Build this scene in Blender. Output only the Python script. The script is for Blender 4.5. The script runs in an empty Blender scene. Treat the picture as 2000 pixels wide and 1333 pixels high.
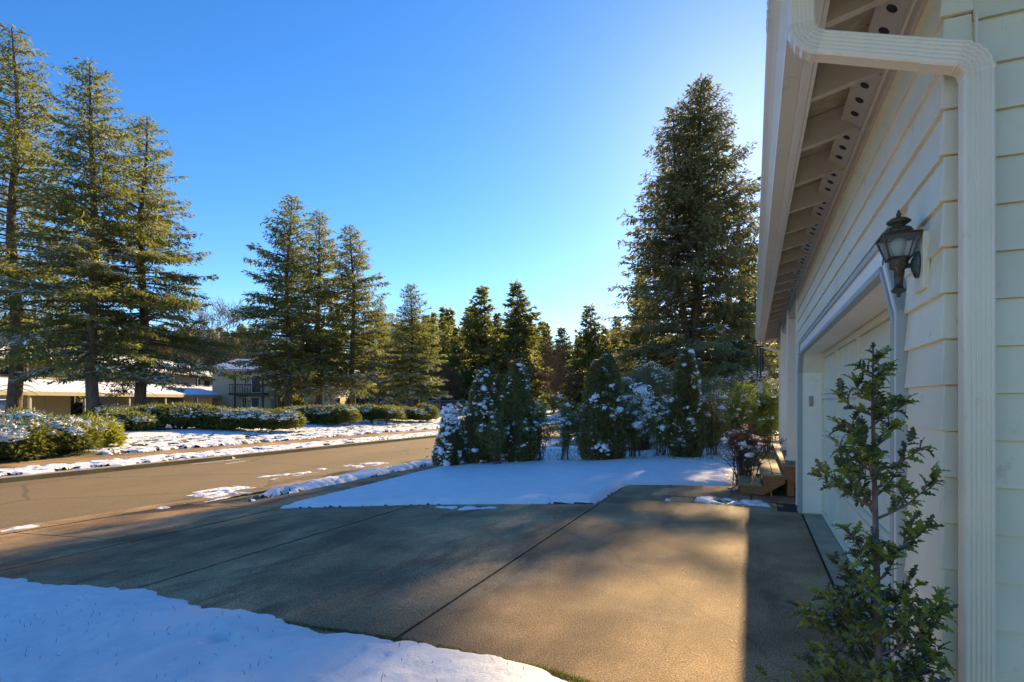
import bpy, bmesh, math, random
import numpy as np
from mathutils import Vector, Matrix

scene = bpy.context.scene
COL = scene.collection
# ------------------------------------------------------------------ camera, sky, sun, exposure
F = 1100.0                      # focal length in photo pixels (photo is 2000 wide)
TH = math.atan(470 / 1100)      # yaw between the view axis and the house wall direction (+Y)
S_, C_ = math.sin(TH), math.cos(TH)
CH = 1.48
cam = bpy.data.cameras.new("camera")
cam.lens = 36 * F / 2000
cam.shift_y = (785 - 666.5) / 2000
cam.clip_start = 0.05
cam.clip_end = 2000
cam_o = bpy.data.objects.new("camera", cam)
cam_o.location = (0, 0, CH)
cam_o.rotation_euler = (math.pi / 2, 0, TH)
COL.objects.link(cam_o)
scene.camera = cam_o

SUN_EL = math.radians(24.3)
SUN_AZ = math.radians(1.0)      # clockwise from +Y
world = bpy.data.worlds.new("World")
scene.world = world
world.use_nodes = True
wn = world.node_tree
wn.nodes.clear()
sky = wn.nodes.new("ShaderNodeTexSky")
sky.sky_type = 'NISHITA'
sky.sun_disc = False
sky.sun_elevation = SUN_EL
sky.sun_rotation = SUN_AZ
sky.altitude = 1200
sky.air_density = 1.0
sky.dust_density = 0.30
sky.ozone_density = 3.0
wbg = wn.nodes.new("ShaderNodeBackground")
wbg.inputs['Strength'].default_value = 0.086
wout = wn.nodes.new("ShaderNodeOutputWorld")
hs = wn.nodes.new("ShaderNodeHueSaturation")
hs.inputs['Saturation'].default_value = 1.28
hs.inputs['Hue'].default_value = 0.506
wn.links.new(sky.outputs[0], hs.inputs['Color'])
wn.links.new(hs.outputs[0], wbg.inputs[0])
wn.links.new(wbg.outputs[0], wout.inputs[0])

sun = bpy.data.lights.new("sun", 'SUN')
sun.energy = 4.0
sun.angle = math.radians(0.55)
sun.color = (1.0, 0.73, 0.38)
sun_o = bpy.data.objects.new("sun", sun)
sd = Vector((math.sin(SUN_AZ) * math.cos(SUN_EL), math.cos(SUN_AZ) * math.cos(SUN_EL), math.sin(SUN_EL)))
sun_o.rotation_euler = sd.to_track_quat('Z', 'Y').to_euler()
sun_o.location = (0, 0, 40)
COL.objects.link(sun_o)
scene.view_settings.view_transform = 'Standard'
scene.view_settings.look = 'None'
scene.view_settings.gamma = 1
scene.view_settings.exposure = 1.5
scene.render.engine = 'CYCLES'
scene.cycles.max_bounces = 6
scene.cycles.use_denoising = True

# ------------------------------------------------------------------ terrain and pixel helpers
def near(Y): return -10.1 + .075 * np.clip(Y, -20, 60)
def far(Y): return -16.15 + .033 * np.clip(Y, -20, 60)
BANK = ([0, 1.5, 3.2, 8, 14, 25, 60], [-.27, -.25, -.22, -.05, .15, -.1, -.1])
def g(X, Y):
    X = np.asarray(X, float); Y = np.asarray(Y, float)
    n, f = near(Y), far(Y)
    a = -.4 * np.clip((-2.05 - X) / (-2.05 - n), 0, 1)
    b = np.interp(f - X, *BANK)
    return np.where(X > f, a, b)
def gz(x, y): return float(g(x, y))
def ray(px, py):
    r, u = (px - 1000) / F, (785 - py) / F
    return (-S_ + C_ * r, C_ + S_ * r, u)
def P(px, py):
    d = ray(px, py); t = .5
    while t < 300:
        if CH + d[2] * t < gz(d[0] * t, d[1] * t): break
        t *= 1.003
    return (d[0] * t, d[1] * t)
def R(px, Z):                   # ground point in a pixel column at depth Z
    d = ray(px, 785)
    return (d[0] * Z, d[1] * Z)
def hgt(py, Z): return CH + (785 - py) / F * Z

# ------------------------------------------------------------------ object helpers
def tag(o, label=None, cat=None, group=None, kind=None):
    if label: o['label'] = label
    if cat: o['category'] = cat
    if group: o['group'] = group
    if kind: o['kind'] = kind
    return o
def thing(name, label, cat, loc=(0, 0, 0), rz=0, group=None):
    o = bpy.data.objects.new(name, None)
    o.empty_display_size = .1
    COL.objects.link(o)
    o.location = loc; o.rotation_euler = (0, 0, rz)
    return tag(o, label, cat, group)
def link(name, me, parent=None, loc=None, mats=()):
    for m in mats:
        me.materials.append(m)
    o = bpy.data.objects.new(name, me)
    COL.objects.link(o)
    if parent: o.parent = parent
    if loc is not None: o.location = loc
    return o
def copy_tree(o, parent=None):
    c = o.copy(); COL.objects.link(c); c.parent = parent
    for ch in o.children:
        copy_tree(ch, c)
    return c
def npmesh(name, V, Fq, smooth=False, matidx=None):
    """V (n,3); Fq (m,k) all the same size."""
    me = bpy.data.meshes.new(name)
    V = np.ascontiguousarray(V, np.float32); Fq = np.ascontiguousarray(Fq, np.int32)
    m, k = Fq.shape
    me.vertices.add(len(V)); me.vertices.foreach_set("co", V.ravel())
    me.loops.add(m * k); me.loops.foreach_set("vertex_index", Fq.ravel())
    me.polygons.add(m)
    me.polygons.foreach_set("loop_start", np.arange(0, m * k, k, dtype=np.int32))
    if matidx is not None:
        me.polygons.foreach_set("material_index", np.ascontiguousarray(matidx, np.int32))
    me.polygons.foreach_set("use_smooth", np.full(m, smooth))
    me.update(calc_edges=True)
    return me
class MB:
    """collects convex pieces into one mesh"""
    def __init__(s): s.v = []; s.f = []; s.mi = []; s.cur = 0
    def poly(s, pts, faces):
        o = len(s.v); s.v += [tuple(p) for p in pts]
        for f in faces: s.f.append([i + o for i in f]); s.mi.append(s.cur)
        return s
    def box(s, a, b):
        x0, y0, z0 = a; x1, y1, z1 = b
        return s.hexa([(x0,y0,z0),(x1,y0,z0),(x1,y1,z0),(x0,y1,z0),(x0,y0,z1),(x1,y0,z1),(x1,y1,z1),(x0,y1,z1)])
    def hexa(s, p):
        return s.poly(p, [(3,2,1,0),(4,5,6,7),(0,1,5,4),(1,2,6,5),(2,3,7,6),(3,0,4,7)])
    def prism(s, pts2, axis, a, b):
        """extrude a 2D polygon along an axis; pts2 are the other two coordinates in order"""
        n = len(pts2)
        def mk(p, t):
            return {'x': (t, p[0], p[1]), 'y': (p[0], t, p[1]), 'z': (p[0], p[1], t)}[axis]
        return s.poly([mk(p, a) for p in pts2] + [mk(p, b) for p in pts2],
                      [tuple(range(n))[::-1], tuple(range(n, 2*n))] + [(i, (i+1) % n, (i+1) % n + n, i+n) for i in range(n)])
    def tube(s, path, rad, n=6, cap=True):
        path = [Vector(p) for p in path]
        if not hasattr(rad, '__len__'): rad = [rad] * len(path)
        o = len(s.v); up = None
        for i, p in enumerate(path):
            d = (path[min(i+1, len(path)-1)] - path[max(i-1, 0)]).normalized()
            if up is None: up = Vector((0,0,1)) if abs(d.z) < .9 else Vector((1,0,0))
            a = d.cross(up).normalized(); b = a.cross(d); up = b
            for k in range(n):
                t = 2*math.pi*k/n
                s.v.append(tuple(p + (a*math.cos(t) + b*math.sin(t)) * rad[i]))
        for i in range(len(path)-1):
            for k in range(n):
                s.f.append([o+i*n+k, o+i*n+(k+1) % n, o+(i+1)*n+(k+1) % n, o+(i+1)*n+k]); s.mi.append(s.cur)
        if cap:
            s.f.append([o+k for k in range(n)][::-1]); s.f.append([o+(len(path)-1)*n+k for k in range(n)]); s.mi += [s.cur]*2
        return s
    def lathe(s, prof, c=(0,0,0), n=16, rot=0):
        o = len(s.v)
        for r, z in prof:
            for k in range(n):
                t = 2*math.pi*k/n + rot
                s.v.append((c[0]+r*math.cos(t), c[1]+r*math.sin(t), c[2]+z))
        for i in range(len(prof)-1):
            for k in range(n):
                s.f.append([o+i*n+k, o+i*n+(k+1) % n, o+(i+1)*n+(k+1) % n, o+(i+1)*n+k]); s.mi.append(s.cur)
        s.f.append([o+k for k in range(n)][::-1]); s.f.append([o+(len(prof)-1)*n+k for k in range(n)]); s.mi += [s.cur]*2
        return s
    def mesh(s, name, smooth=False, bevel=0):
        me = bpy.data.meshes.new(name)
        me.from_pydata(s.v, [], s.f)
        me.polygons.foreach_set("material_index", s.mi)
        if bevel:
            bm = bmesh.new(); bm.from_mesh(me)
            bmesh.ops.bevel(bm, geom=list(bm.edges), offset=bevel, segments=1, affect='EDGES', clamp_overlap=True)
            bm.to_mesh(me); bm.free()
        if smooth: me.polygons.foreach_set("use_smooth", [True]*len(me.polygons))
        me.update()
        return me
    def build(s, name, mat, parent=None, smooth=False, loc=None, bevel=0):
        mats = mat if isinstance(mat, (list, tuple)) else [mat]
        return link(name, s.mesh(name, smooth, bevel), parent, loc, mats)

# ------------------------------------------------------------------ materials
def newmat(name):
    m = bpy.data.materials.new(name); m.use_nodes = True
    nt = m.node_tree
    return m, nt, nt.nodes["Principled BSDF"]
def coords(nt, space):
    if space == 'world': return nt.nodes.new("ShaderNodeNewGeometry").outputs['Position']
    return nt.nodes.new("ShaderNodeTexCoord").outputs['Object']
def noise(nt, vec, scale, detail=4, rough=.55, stretch=None):
    n = nt.nodes.new("ShaderNodeTexNoise")
    n.inputs['Scale'].default_value = scale; n.inputs['Detail'].default_value = detail; n.inputs['Roughness'].default_value = rough
    if stretch:
        mp = nt.nodes.new("ShaderNodeMapping"); mp.inputs['Scale'].default_value = stretch
        nt.links.new(vec, mp.inputs['Vector']); vec = mp.outputs[0]
    nt.links.new(vec, n.inputs['Vector'])
    return n.outputs['Fac']
def ramp(nt, fac, stops):
    r = nt.nodes.new("ShaderNodeValToRGB"); e = r.color_ramp.elements
    while len(e) > 1: e.remove(e[0])
    e[0].position = stops[0][0]; e[0].color = (*stops[0][1], 1)
    for p, c in stops[1:]:
        k = e.new(p); k.color = (*c, 1)
    nt.links.new(fac, r.inputs[0])
    return r.outputs[0]
def mixc(nt, fac, a, b, mode='MIX'):
    m = nt.nodes.new("ShaderNodeMix"); m.data_type = 'RGBA'; m.blend_type = mode
    for sock, v in ((m.inputs[0], fac), (m.inputs[6], a), (m.inputs[7], b)):
        if hasattr(v, 'links'): nt.links.new(v, sock)
        elif isinstance(v, (int, float)): sock.default_value = v
        else: sock.default_value = (*v, 1)
    return m.outputs[2]
def bump(nt, h, strength, dist, bsdf):
    b = nt.nodes.new("ShaderNodeBump"); b.inputs['Strength'].default_value = strength; b.inputs['Distance'].default_value = dist
    nt.links.new(h, b.inputs['Height']); nt.links.new(b.outputs[0], bsdf.inputs['Normal'])
def simple(name, c1, c2, scale=6, rough=.6, bs=0, bscale=40, bdist=.01, space='world', stretch=None, metallic=0, lo=.35, hi=.65, detail=5):
    m, nt, b = newmat(name)
    v = coords(nt, space)
    col = ramp(nt, noise(nt, v, scale, detail, .6, stretch), [(lo, c1), (hi, c2)])
    nt.links.new(col, b.inputs['Base Color'])
    b.inputs['Roughness'].default_value = rough; b.inputs['Metallic'].default_value = metallic
    if bs: bump(nt, noise(nt, v, bscale, 4, .6, stretch), bs, bdist, b)
    return m
def painted(name, c, dirt, rough=.5, grain=(3, 3, 60), bs=.25, space='world'):
    """painted wood: faint weathering and a wood-grain relief along the given stretch"""
    m, nt, b = newmat(name)
    v = coords(nt, space)
    a = ramp(nt, noise(nt, v, 2.3, 5, .65), [(.35, (0, 0, 0)), (.75, (1, 1, 1))])
    s = ramp(nt, noise(nt, v, 9, 6, .7), [(.60, (0, 0, 0)), (.72, (1, 1, 1))])
    col = mixc(nt, a, c, tuple(x * .90 for x in c))
    col = mixc(nt, mixc(nt, .5, (0, 0, 0), s), col, dirt)
    oi = nt.nodes.new("ShaderNodeObjectInfo")
    col = mixc(nt, 1.0, col, ramp(nt, oi.outputs['Random'], [(0, (.91, .91, .905)), (1, (1.03, 1.03, 1.03))]), 'MULTIPLY')
    sk = ramp(nt, noise(nt, v, 38, 3, .8, (1, 1, .12)), [(.64, (0, 0, 0)), (.78, (1, 1, 1))])
    col = mixc(nt, mixc(nt, .22, (0, 0, 0), sk), col, dirt)
    nt.links.new(col, b.inputs['Base Color'])
    b.inputs['Roughness'].default_value = rough
    bump(nt, noise(nt, v, 5, 4, .6, grain), bs, .004, b)
    return m
def foliage(name, dark, light, trans, tmix=.35, scale=.9, rough=.55, space='world'):
    m, nt, b = newmat(name)
    v = coords(nt, space)
    f1 = noise(nt, v, scale, 3, .6); f2 = noise(nt, v, scale * 9, 2, .5)
    mm = nt.nodes.new("ShaderNodeMath"); mm.operation = 'MULTIPLY_ADD'
    nt.links.new(f2, mm.inputs[0]); mm.inputs[1].default_value = .5; nt.links.new(f1, mm.inputs[2])
    sc = nt.nodes.new("ShaderNodeMath"); sc.operation = 'MULTIPLY'; sc.inputs[1].default_value = .66
    nt.links.new(mm.outputs[0], sc.inputs[0])
    col = ramp(nt, sc.outputs[0], [(.36, dark), (.64, light)])
    nt.links.new(col, b.inputs['Base Color']); b.inputs['Roughness'].default_value = rough
    b.inputs['Specular IOR Level'].default_value = .3
    t = nt.nodes.new("ShaderNodeBsdfTranslucent"); t.inputs['Color'].default_value = (*trans, 1)
    mx = nt.nodes.new("ShaderNodeMixShader"); mx.inputs[0].default_value = tmix
    nt.links.new(b.outputs[0], mx.inputs[1]); nt.links.new(t.outputs[0], mx.inputs[2])
    nt.links.new(mx.outputs[0], nt.nodes["Material Output"].inputs['Surface'])
    return m
M = {}
M['siding'] = painted('siding_paint', (.82, .72, .505), (.44, .37, .24), .5, (2, 2, 60))
M['trim'] = painted('white_trim_paint', (.90, .83, .70), (.6, .52, .4), .45, (2, 2, 40), .12)
M['doorpaint'] = painted('garage_door_paint', (.82, .77, .58), (.55, .5, .4), .4, (2, 2, 40), .1)
M['greytrim'] = painted('grey_trim_paint', (.42, .45, .42), (.24, .25, .22), .5, (2, 2, 40), .2)
M['rafter'] = painted('rafter_paint', (.62, .55, .42), (.30, .25, .18), .6, (40, 2, 2), .3)
M['gutter'] = painted('gutter_enamel', (.88, .78, .61), (.5, .38, .25), .35, (2, 1, 2), .05)
M['spout'] = painted('downspout_enamel', (.92, .77, .56), (.55, .38, .22), .35, (2, 2, 2), .06)
def osb():
    m, nt, b = newmat('painted_strand_board')
    v = coords(nt, 'world')
    vo = nt.nodes.new("ShaderNodeTexVoronoi"); vo.inputs['Scale'].default_value = 16
    mp = nt.nodes.new("ShaderNodeMapping"); mp.inputs['Scale'].default_value = (1, 2.6, 1)
    nt.links.new(v, mp.inputs[0])
    nz = nt.nodes.new("ShaderNodeTexNoise"); nz.inputs['Scale'].default_value = 5
    nt.links.new(v, nz.inputs[0])
    ad = mixc(nt, .25, mp.outputs[0], nz.outputs['Color'])
    nt.links.new(ad, vo.inputs['Vector'])
    col = ramp(nt, vo.outputs['Distance'], [(0, (.60, .53, .39)), (.7, (.44, .38, .28))])
    k = ramp(nt, noise(nt, v, 12, 5, .7), [(.66, (0, 0, 0)), (.70, (1, 1, 1))])
    nt.links.new(mixc(nt, k, col, (.10, .08, .06)), b.inputs['Base Color'])
    b.inputs['Roughness'].default_value = .7
    bump(nt, vo.outputs['Distance'], .35, .01, b)
    return m
M['osb'] = osb()
M['vent'] = simple('vent_screen', (.015, .014, .012), (.05, .045, .04), 120, .8)
M['shingle'] = simple('roof_shingle', (.07, .065, .06), (.14, .13, .12), 20, .9, .4, 80)
M['bronze'] = simple('aged_bronze', (.055, .045, .032), (.13, .11, .075), 30, .5, .3, 90, .002, 'object', metallic=.6)
M['verdigris'] = simple('verdigris_bronze', (.06, .06, .045), (.10, .17, .14), 22, .6, .3, 60, .002, 'object', metallic=.4)
def glassmat(name, tint, mixf):
    m, nt, b = newmat(name)
    tr = nt.nodes.new("ShaderNodeBsdfTransparent"); tr.inputs[0].default_value = (*tint, 1)
    b.inputs['Roughness'].default_value = .08; b.inputs['Base Color'].default_value = (.35, .35, .33, 1)
    mx = nt.nodes.new("ShaderNodeMixShader"); mx.inputs[0].default_value = mixf
    nt.links.new(tr.outputs[0], mx.inputs[1]); nt.links.new(b.outputs[0], mx.inputs[2])
    nt.links.new(mx.outputs[0], nt.nodes["Material Output"].inputs['Surface'])
    return m
M['lampglass'] = glassmat('dusty_lamp_glass', (.93, .93, .9), .16)
M['bulb'] = simple('bulb_white', (.8, .79, .74), (.84, .83, .8), 3, .35, space='object')
M['darkglass'] = simple('dark_window_glass', (.02, .025, .03), (.05, .055, .06), 1, .1)
M['plastic'] = simple('beige_plastic', (.30, .28, .25), (.36, .34, .30), 8, .5)

def concrete():
    m, nt, b = newmat('weathered_concrete')
    v = coords(nt, 'world')
    big = noise(nt, v, .55, 6, .62); mid = noise(nt, v, 2.6, 5, .6, (1, .45, 1)); fine = noise(nt, v, 90, 4, .8)
    c = ramp(nt, big, [(.38, (.215, .142, .075)), (.5, (.36, .242, .130)), (.62, (.52, .37, .21))])
    c2 = ramp(nt, mid, [(.3, (.72, .70, .66)), (.7, (1.15, 1.12, 1.06))])
    c = mixc(nt, .85, c, c2, 'MULTIPLY')
    st = ramp(nt, noise(nt, v, 1.1, 6, .7, (1, .28, 1)), [(.52, (0, 0, 0)), (.62, (1, 1, 1))])
    c = mixc(nt, mixc(nt, .65, (0, 0, 0), st), c, (.125, .082, .048))
    pl = ramp(nt, noise(nt, v, 1.7, 5, .6, (.5, 1, 1)), [(.62, (0, 0, 0)), (.72, (1, 1, 1))])
    c = mixc(nt, mixc(nt, .45, (0, 0, 0), pl), c, (.44, .36, .24))
    vo = nt.nodes.new("ShaderNodeTexVoronoi"); vo.feature = 'DISTANCE_TO_EDGE'; vo.inputs['Scale'].default_value = .28
    nz = nt.nodes.new("ShaderNodeTexNoise"); nz.inputs['Scale'].default_value = 2.2; nz.inputs['Detail'].default_value = 6
    nt.links.new(v, nz.inputs[0])
    nt.links.new(mixc(nt, .18, v, nz.outputs['Color']), vo.inputs['Vector'])
    ck = ramp(nt, vo.outputs['Distance'], [(.0015, (1, 1, 1)), (.0045, (0, 0, 0))])
    c = mixc(nt, mixc(nt, .28, (0, 0, 0), ck), c, (.05, .04, .025))
    moss = ramp(nt, noise(nt, v, .9, 5, .7), [(.55, (0, 0, 0)), (.75, (1, 1, 1))])
    c = mixc(nt, mixc(nt, .18, (0, 0, 0), moss), c, (.10, .105, .035))
    sp = ramp(nt, fine, [(.40, (.40, .39, .37)), (.49, (1, 1, 1)), (.56, (1.15, 1.15, 1.15)), (.62, (2.0, 1.95, 1.8))])
    c = mixc(nt, 1.0, c, sp, 'MULTIPLY')
    nt.links.new(c, b.inputs['Base Color'])
    rr = ramp(nt, big, [(.3, (.68, .68, .68)), (.7, (.9, .9, .9))]); b.inputs['Specular IOR Level'].default_value = .22
    nt.links.new(rr, b.inputs['Roughness'])
    bump(nt, noise(nt, v, 70, 5, .8), .8, .010, b)
    return m
M['concrete'] = concrete()
M['palecon'] = simple('pale_concrete', (.30, .235, .155), (.42, .34, .24), 3, .8, .4, 120, .004)
def asphalt():
    m, nt, b = newmat('asphalt')
    v = coords(nt, 'world')
    c = ramp(nt, noise(nt, v, .35, 5, .6, (1, .25, 1)), [(.35, (.155, .110, .050)), (.65, (.21, .15, .07))])
    c2 = ramp(nt, noise(nt, v, 55, 4, .75), [(.34, (.55, .55, .55)), (.5, (1, 1, 1)), (.68, (1.6, 1.55, 1.45))])
    c = mixc(nt, 1, c, c2, 'MULTIPLY')
    # tar-filled cracks
    vo = nt.nodes.new("ShaderNodeTexVoronoi"); vo.feature = 'DISTANCE_TO_EDGE'; vo.inputs['Scale'].default_value = .33
    nz = nt.nodes.new("ShaderNodeTexNoise"); nz.inputs['Scale'].default_value = 1.6; nz.inputs['Detail'].default_value = 5
    nt.links.new(v, nz.inputs[0])
    ad = mixc(nt, .22, v, nz.outputs['Color']); nt.links.new(ad, vo.inputs['Vector'])
    k = ramp(nt, vo.outputs['Distance'], [(.004, (1, 1, 1)), (.012, (0, 0, 0))])
    c = mixc(nt, mixc(nt, .45, (0, 0, 0), k), c, (.03, .025, .02))
    nt.links.new(c, b.inputs['Base Color']); b.inputs['Roughness'].default_value = .8
    bump(nt, noise(nt, v, 70, 4, .8), .8, .012, b)
    return m
M['asphalt'] = asphalt()
M['paint_line'] = simple('worn_white_line', (.55, .53, .48), (.75, .73, .68), 12, .8)
def snowmat():
    m, nt, b = newmat('snow')
    v = coords(nt, 'world')
    col = ramp(nt, noise(nt, v, 3.5, 5, .6), [(.3, (.80, .815, .84)), (.7, (.90, .905, .915))])
    gr = ramp(nt, noise(nt, v, 5.5, 6, .75), [(.60, (1, 1, 1)), (.74, (.86, .84, .80))])
    col = mixc(nt, 1.0, col, gr, 'MULTIPLY')
    nt.links.new(col, b.inputs['Base Color']); b.inputs['Roughness'].default_value = .55
    b.inputs['Specular IOR Level'].default_value = .25
    bump(nt, noise(nt, v, 26, 8, .78), .6, .03, b)
    return m
M['snow'] = snowmat()
M['ground'] = simple('dormant_grass_soil', (.14, .105, .045), (.22, .18, .07), 1.4, .95, .8, 30, .03)
M['mulch'] = simple('bark_mulch', (.03, .018, .012), (.09, .05, .03), 40, .95, 1, 60, .03)
M['grass'] = foliage('lawn_grass', (.06, .09, .015), (.12, .16, .025), (.18, .24, .03), .35, 3)
M['fir'] = foliage('fir_needles', (.074, .084, .034), (.185, .19, .070), (.38, .40, .085), .40, .35)
M['firdark'] = foliage('dark_fir_needles', (.088, .094, .052), (.19, .188, .090), (.34, .33, .10), .38, .35)
M['arb'] = foliage('arborvitae_scales', (.110, .098, .036), (.25, .21, .075), (.36, .31, .08), .34, 1.6)
M['juniper'] = foliage('juniper_sprays', (.060, .078, .022), (.15, .165, .042), (.28, .30, .05), .32, 1.1)
M['yew'] = foliage('bright_juniper_sprays', (.085, .11, .014), (.19, .21, .025), (.40, .42, .04), .42, 1.3)
M['leafy'] = foliage('shrub_leaves', (.11, .108, .036), (.26, .245, .075), (.42, .40, .08), .4, 2.2, .4)
M['green'] = foliage('bright_shrub_leaves', (.075, .11, .018), (.18, .22, .035), (.40, .46, .05), .45, 2.4, .4)
M['dead'] = foliage('dried_flower_heads', (.09, .045, .02), (.20, .10, .045), (.22, .10, .04), .3, 6)
M['bark'] = simple('conifer_bark', (.075, .052, .034), (.17, .12, .08), 7, .95, 1, 14, .05, 'world', (1, 1, .25))
M['twig'] = simple('bare_twig_bark', (.12, .085, .06), (.22, .17, .12), 3, .95)
M['twigbrown'] = simple('brown_twig_bark', (.10, .065, .04), (.19, .12, .07), 3, .95)
M['stem'] = simple('shrub_stem', (.08, .045, .03), (.15, .10, .06), 20, .8)
M['cedar'] = simple('stained_cedar', (.20, .085, .030), (.34, .155, .060), 6, .75, .5, 8, .006, 'world', (1, 1, 9))
M['tread'] = simple('weathered_tread', (.22, .155, .07), (.38, .29, .15), 7, .8, .6, 9, .008, 'world', (1, 8, 1))
M['aptwall'] = painted('apartment_wall_paint', (.50, .44, .31), (.38, .33, .22), .7, (8, 8, 1), .2)
M['aptpale'] = painted('apartment_pale_paint', (.58, .53, .40), (.42, .38, .28), .7, (8, 8, 1), .2)
M['aptdark'] = simple('apartment_dark_trim', (.035, .028, .034), (.06, .05, .055), 6, .6)
M['teal'] = simple('teal_door_paint', (.02, .06, .055), (.035, .085, .075), 4, .45)
M['fascia'] = simple('beige_fascia', (.40, .36, .25), (.48, .43, .32), 4, .6)
M['steel'] = simple('galvanised_steel', (.28, .28, .27), (.42, .42, .41), 20, .4, metallic=.7)
M['tire'] = simple('tyre_rubber', (.015, .015, .015), (.03, .03, .03), 20, .8)
M['cable'] = simple('black_cable', (.02, .02, .02), (.03, .03, .03), 4, .6)
def carpaint(name, c):
    m = simple(name, c, tuple(x * 1.08 for x in c), 2, .25)
    return m
M['carwhite'] = carpaint('white_car_paint', (.62, .64, .66)); M['carblack'] = carpaint('black_car_paint', (.02, .02, .024))
M['carsilver'] = carpaint('pale_blue_car_paint', (.35, .42, .52)); M['carred'] = carpaint('red_car_paint', (.30, .03, .02))
M['redlens'] = simple('red_tail_lens', (.35, .02, .01), (.45, .03, .02), 8, .2)
def hollymat(name, a, b_, tr):
    m = foliage(name, a, b_, tr, .3, 14, .18)
    m.node_tree.nodes["Principled BSDF"].inputs['Specular IOR Level'].default_value = .6
    return m
M['holly'] = hollymat('holly_leaf', (.040, .058, .034), (.085, .105, .045), (.16, .2, .04))
M['hollylit'] = hollymat('holly_leaf_lit', (.13, .16, .022), (.22, .24, .035), (.40, .44, .05))  # lit copy of the holly leaf: light put into a paler yellow-green
M['hollyrim'] = hollymat('holly_leaf_margin', (.18, .20, .06), (.26, .27, .10), (.3, .3, .08))
M['hollystem'] = simple('holly_stem', (.10, .055, .045), (.17, .11, .09), 25, .7, .4, 60, .003)

# ------------------------------------------------------------------ noise for heightfields
def vnoise(x, y, seed=0):
    xi, yi = np.floor(x).astype(np.int64), np.floor(y).astype(np.int64)
    fx, fy = x - xi, y - yi
    fx = fx*fx*(3-2*fx); fy = fy*fy*(3-2*fy)
    def h(i, j):
        n = (i * 374761393 + j * 668265263 + seed * 982451653) & 0x7fffffff
        n = ((n ^ (n >> 13)) * 1274126177) & 0x7fffffff
        return ((n ^ (n >> 16)) & 0xffff) / 65535.0
    return (h(xi, yi)*(1-fx) + h(xi+1, yi)*fx)*(1-fy) + (h(xi, yi+1)*(1-fx) + h(xi+1, yi+1)*fx)*fy
def fbm(x, y, seed=0, o=4):
    s = 0; a = .5; t = 0
    for k in range(o):
        s = s + a*vnoise(x*2**k, y*2**k, seed+k); t += a; a *= .5
    return s / t
def sdist(X, Y, poly):
    """signed distance, positive inside"""
    d = np.full(X.shape, 1e9); ins = np.zeros(X.shape, bool)
    n = len(poly)
    for i in range(n):
        ax, ay = poly[i]; bx, by = poly[(i+1) % n]
        ex, ey = bx-ax, by-ay
        t = np.clip(((X-ax)*ex + (Y-ay)*ey) / (ex*ex+ey*ey+1e-12), 0, 1)
        d = np.minimum(d, np.hypot(X-ax-t*ex, Y-ay-t*ey))
        if ay != by:
            c = ((ay > Y) != (by > Y)) & (X < (bx-ax)*(Y-ay)/(by-ay)+ax)
            ins ^= c
    return np.where(ins, d, -d)
def snow_patch(name, label, poly, cell, thick=.06, edge=.05, holes=0., hscale=3., rough=.012, rscale=2.5, ramp_w=.12, seed=1, base=.004, extra=None, cellx=None, mat='snow'):
    xs = [p[0] for p in poly]; ys = [p[1] for p in poly]
    cx = cellx or cell
    gx = np.arange(min(xs)-.15, max(xs)+.15, cx); gy = np.arange(min(ys)-.15, max(ys)+.15, cell)
    X, Y = np.meshgrid(gx, gy)
    s = sdist(X, Y, poly) + edge*2*(fbm(X*2.2, Y*2.2, seed) - .5) + edge*.9*(fbm(X*11, Y*11, seed+9, 3)-.5)
    t = np.clip(s/ramp_w, -1, 1)
    t = np.where(t > 0, np.sqrt(np.maximum(t, 0)), t) * thick
    t = t + np.where(s > 0, rough*2*(fbm(X*rscale, Y*rscale, seed+5) - .5) + rough*.7*(fbm(X*rscale*6, Y*rscale*6, seed+6, 2) - .5), 0) * np.clip(s/ramp_w, 0, 1)
    if holes: t = t - thick*14*np.maximum(0, fbm(X*hscale, Y*hscale*.6, seed+20) - (1-holes))
    if extra: t = extra(X, Y, t)
    Z = g(X, Y) + base + t
    keep = t > -max(.03, thick*.45)
    ny, nx = X.shape
    idx = np.arange(nx*ny).reshape(ny, nx)
    q = np.stack([idx[:-1, :-1], idx[:-1, 1:], idx[1:, 1:], idx[1:, :-1]], -1).reshape(-1, 4)
    k = (keep[:-1, :-1] & keep[:-1, 1:] & keep[1:, 1:] & keep[1:, :-1]).ravel()
    q = q[k]
    used, inv = np.unique(q, return_inverse=True)
    V = np.stack([X.ravel(), Y.ravel(), Z.ravel()], -1)[used]
    me = npmesh(name, V, inv.reshape(-1, 4), True)
    return tag(link(name, me, mats=[M[mat]]), label, 'snow', kind='stuff')

# ------------------------------------------------------------------ ground, road, pavements
def sheet(name, xcols, ys, mat, dz, kind='structure', smooth=False):
    """xcols: function Y -> list of X columns"""
    V = []; Fs = []
    for j, y in enumerate(ys):
        xs = xcols(y); n = len(xs)
        for x, *o in xs:
            V.append((x, y, (o[0] if o else gz(x, y)) + dz))
    for j in range(len(ys)-1):
        for i in range(n-1):
            Fs.append((j*n+i, j*n+i+1, (j+1)*n+i+1, (j+1)*n+i))
    o = link(name, npmesh(name, np.array(V), np.array(Fs), smooth), mats=[mat])
    return tag(o, kind=kind)
YS = [-400, -60, -20, -5, 0, 5, 10, 15, 20, 25, 30, 40, 50, 60, 100, 200, 500]
def gcols(y):
    n, f = float(near(y)), float(far(y))
    k = [f-400, f-60, f-25, f-14, f-8, f-3.2, f-1.5, f-.02]
    c = [(x, gz(x, y)) for x in k] + [(f+.001, -.41), (n, -.41)]
    return c + [(x, gz(x, y)) for x in (n+1, -6, -4, -2.05, 0, 5, 30, 400)]
sheet('ground', gcols, YS, M['ground'], -.016)
YR = [-80] + list(range(-20, 62, 2)) + [90, 140]
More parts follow.
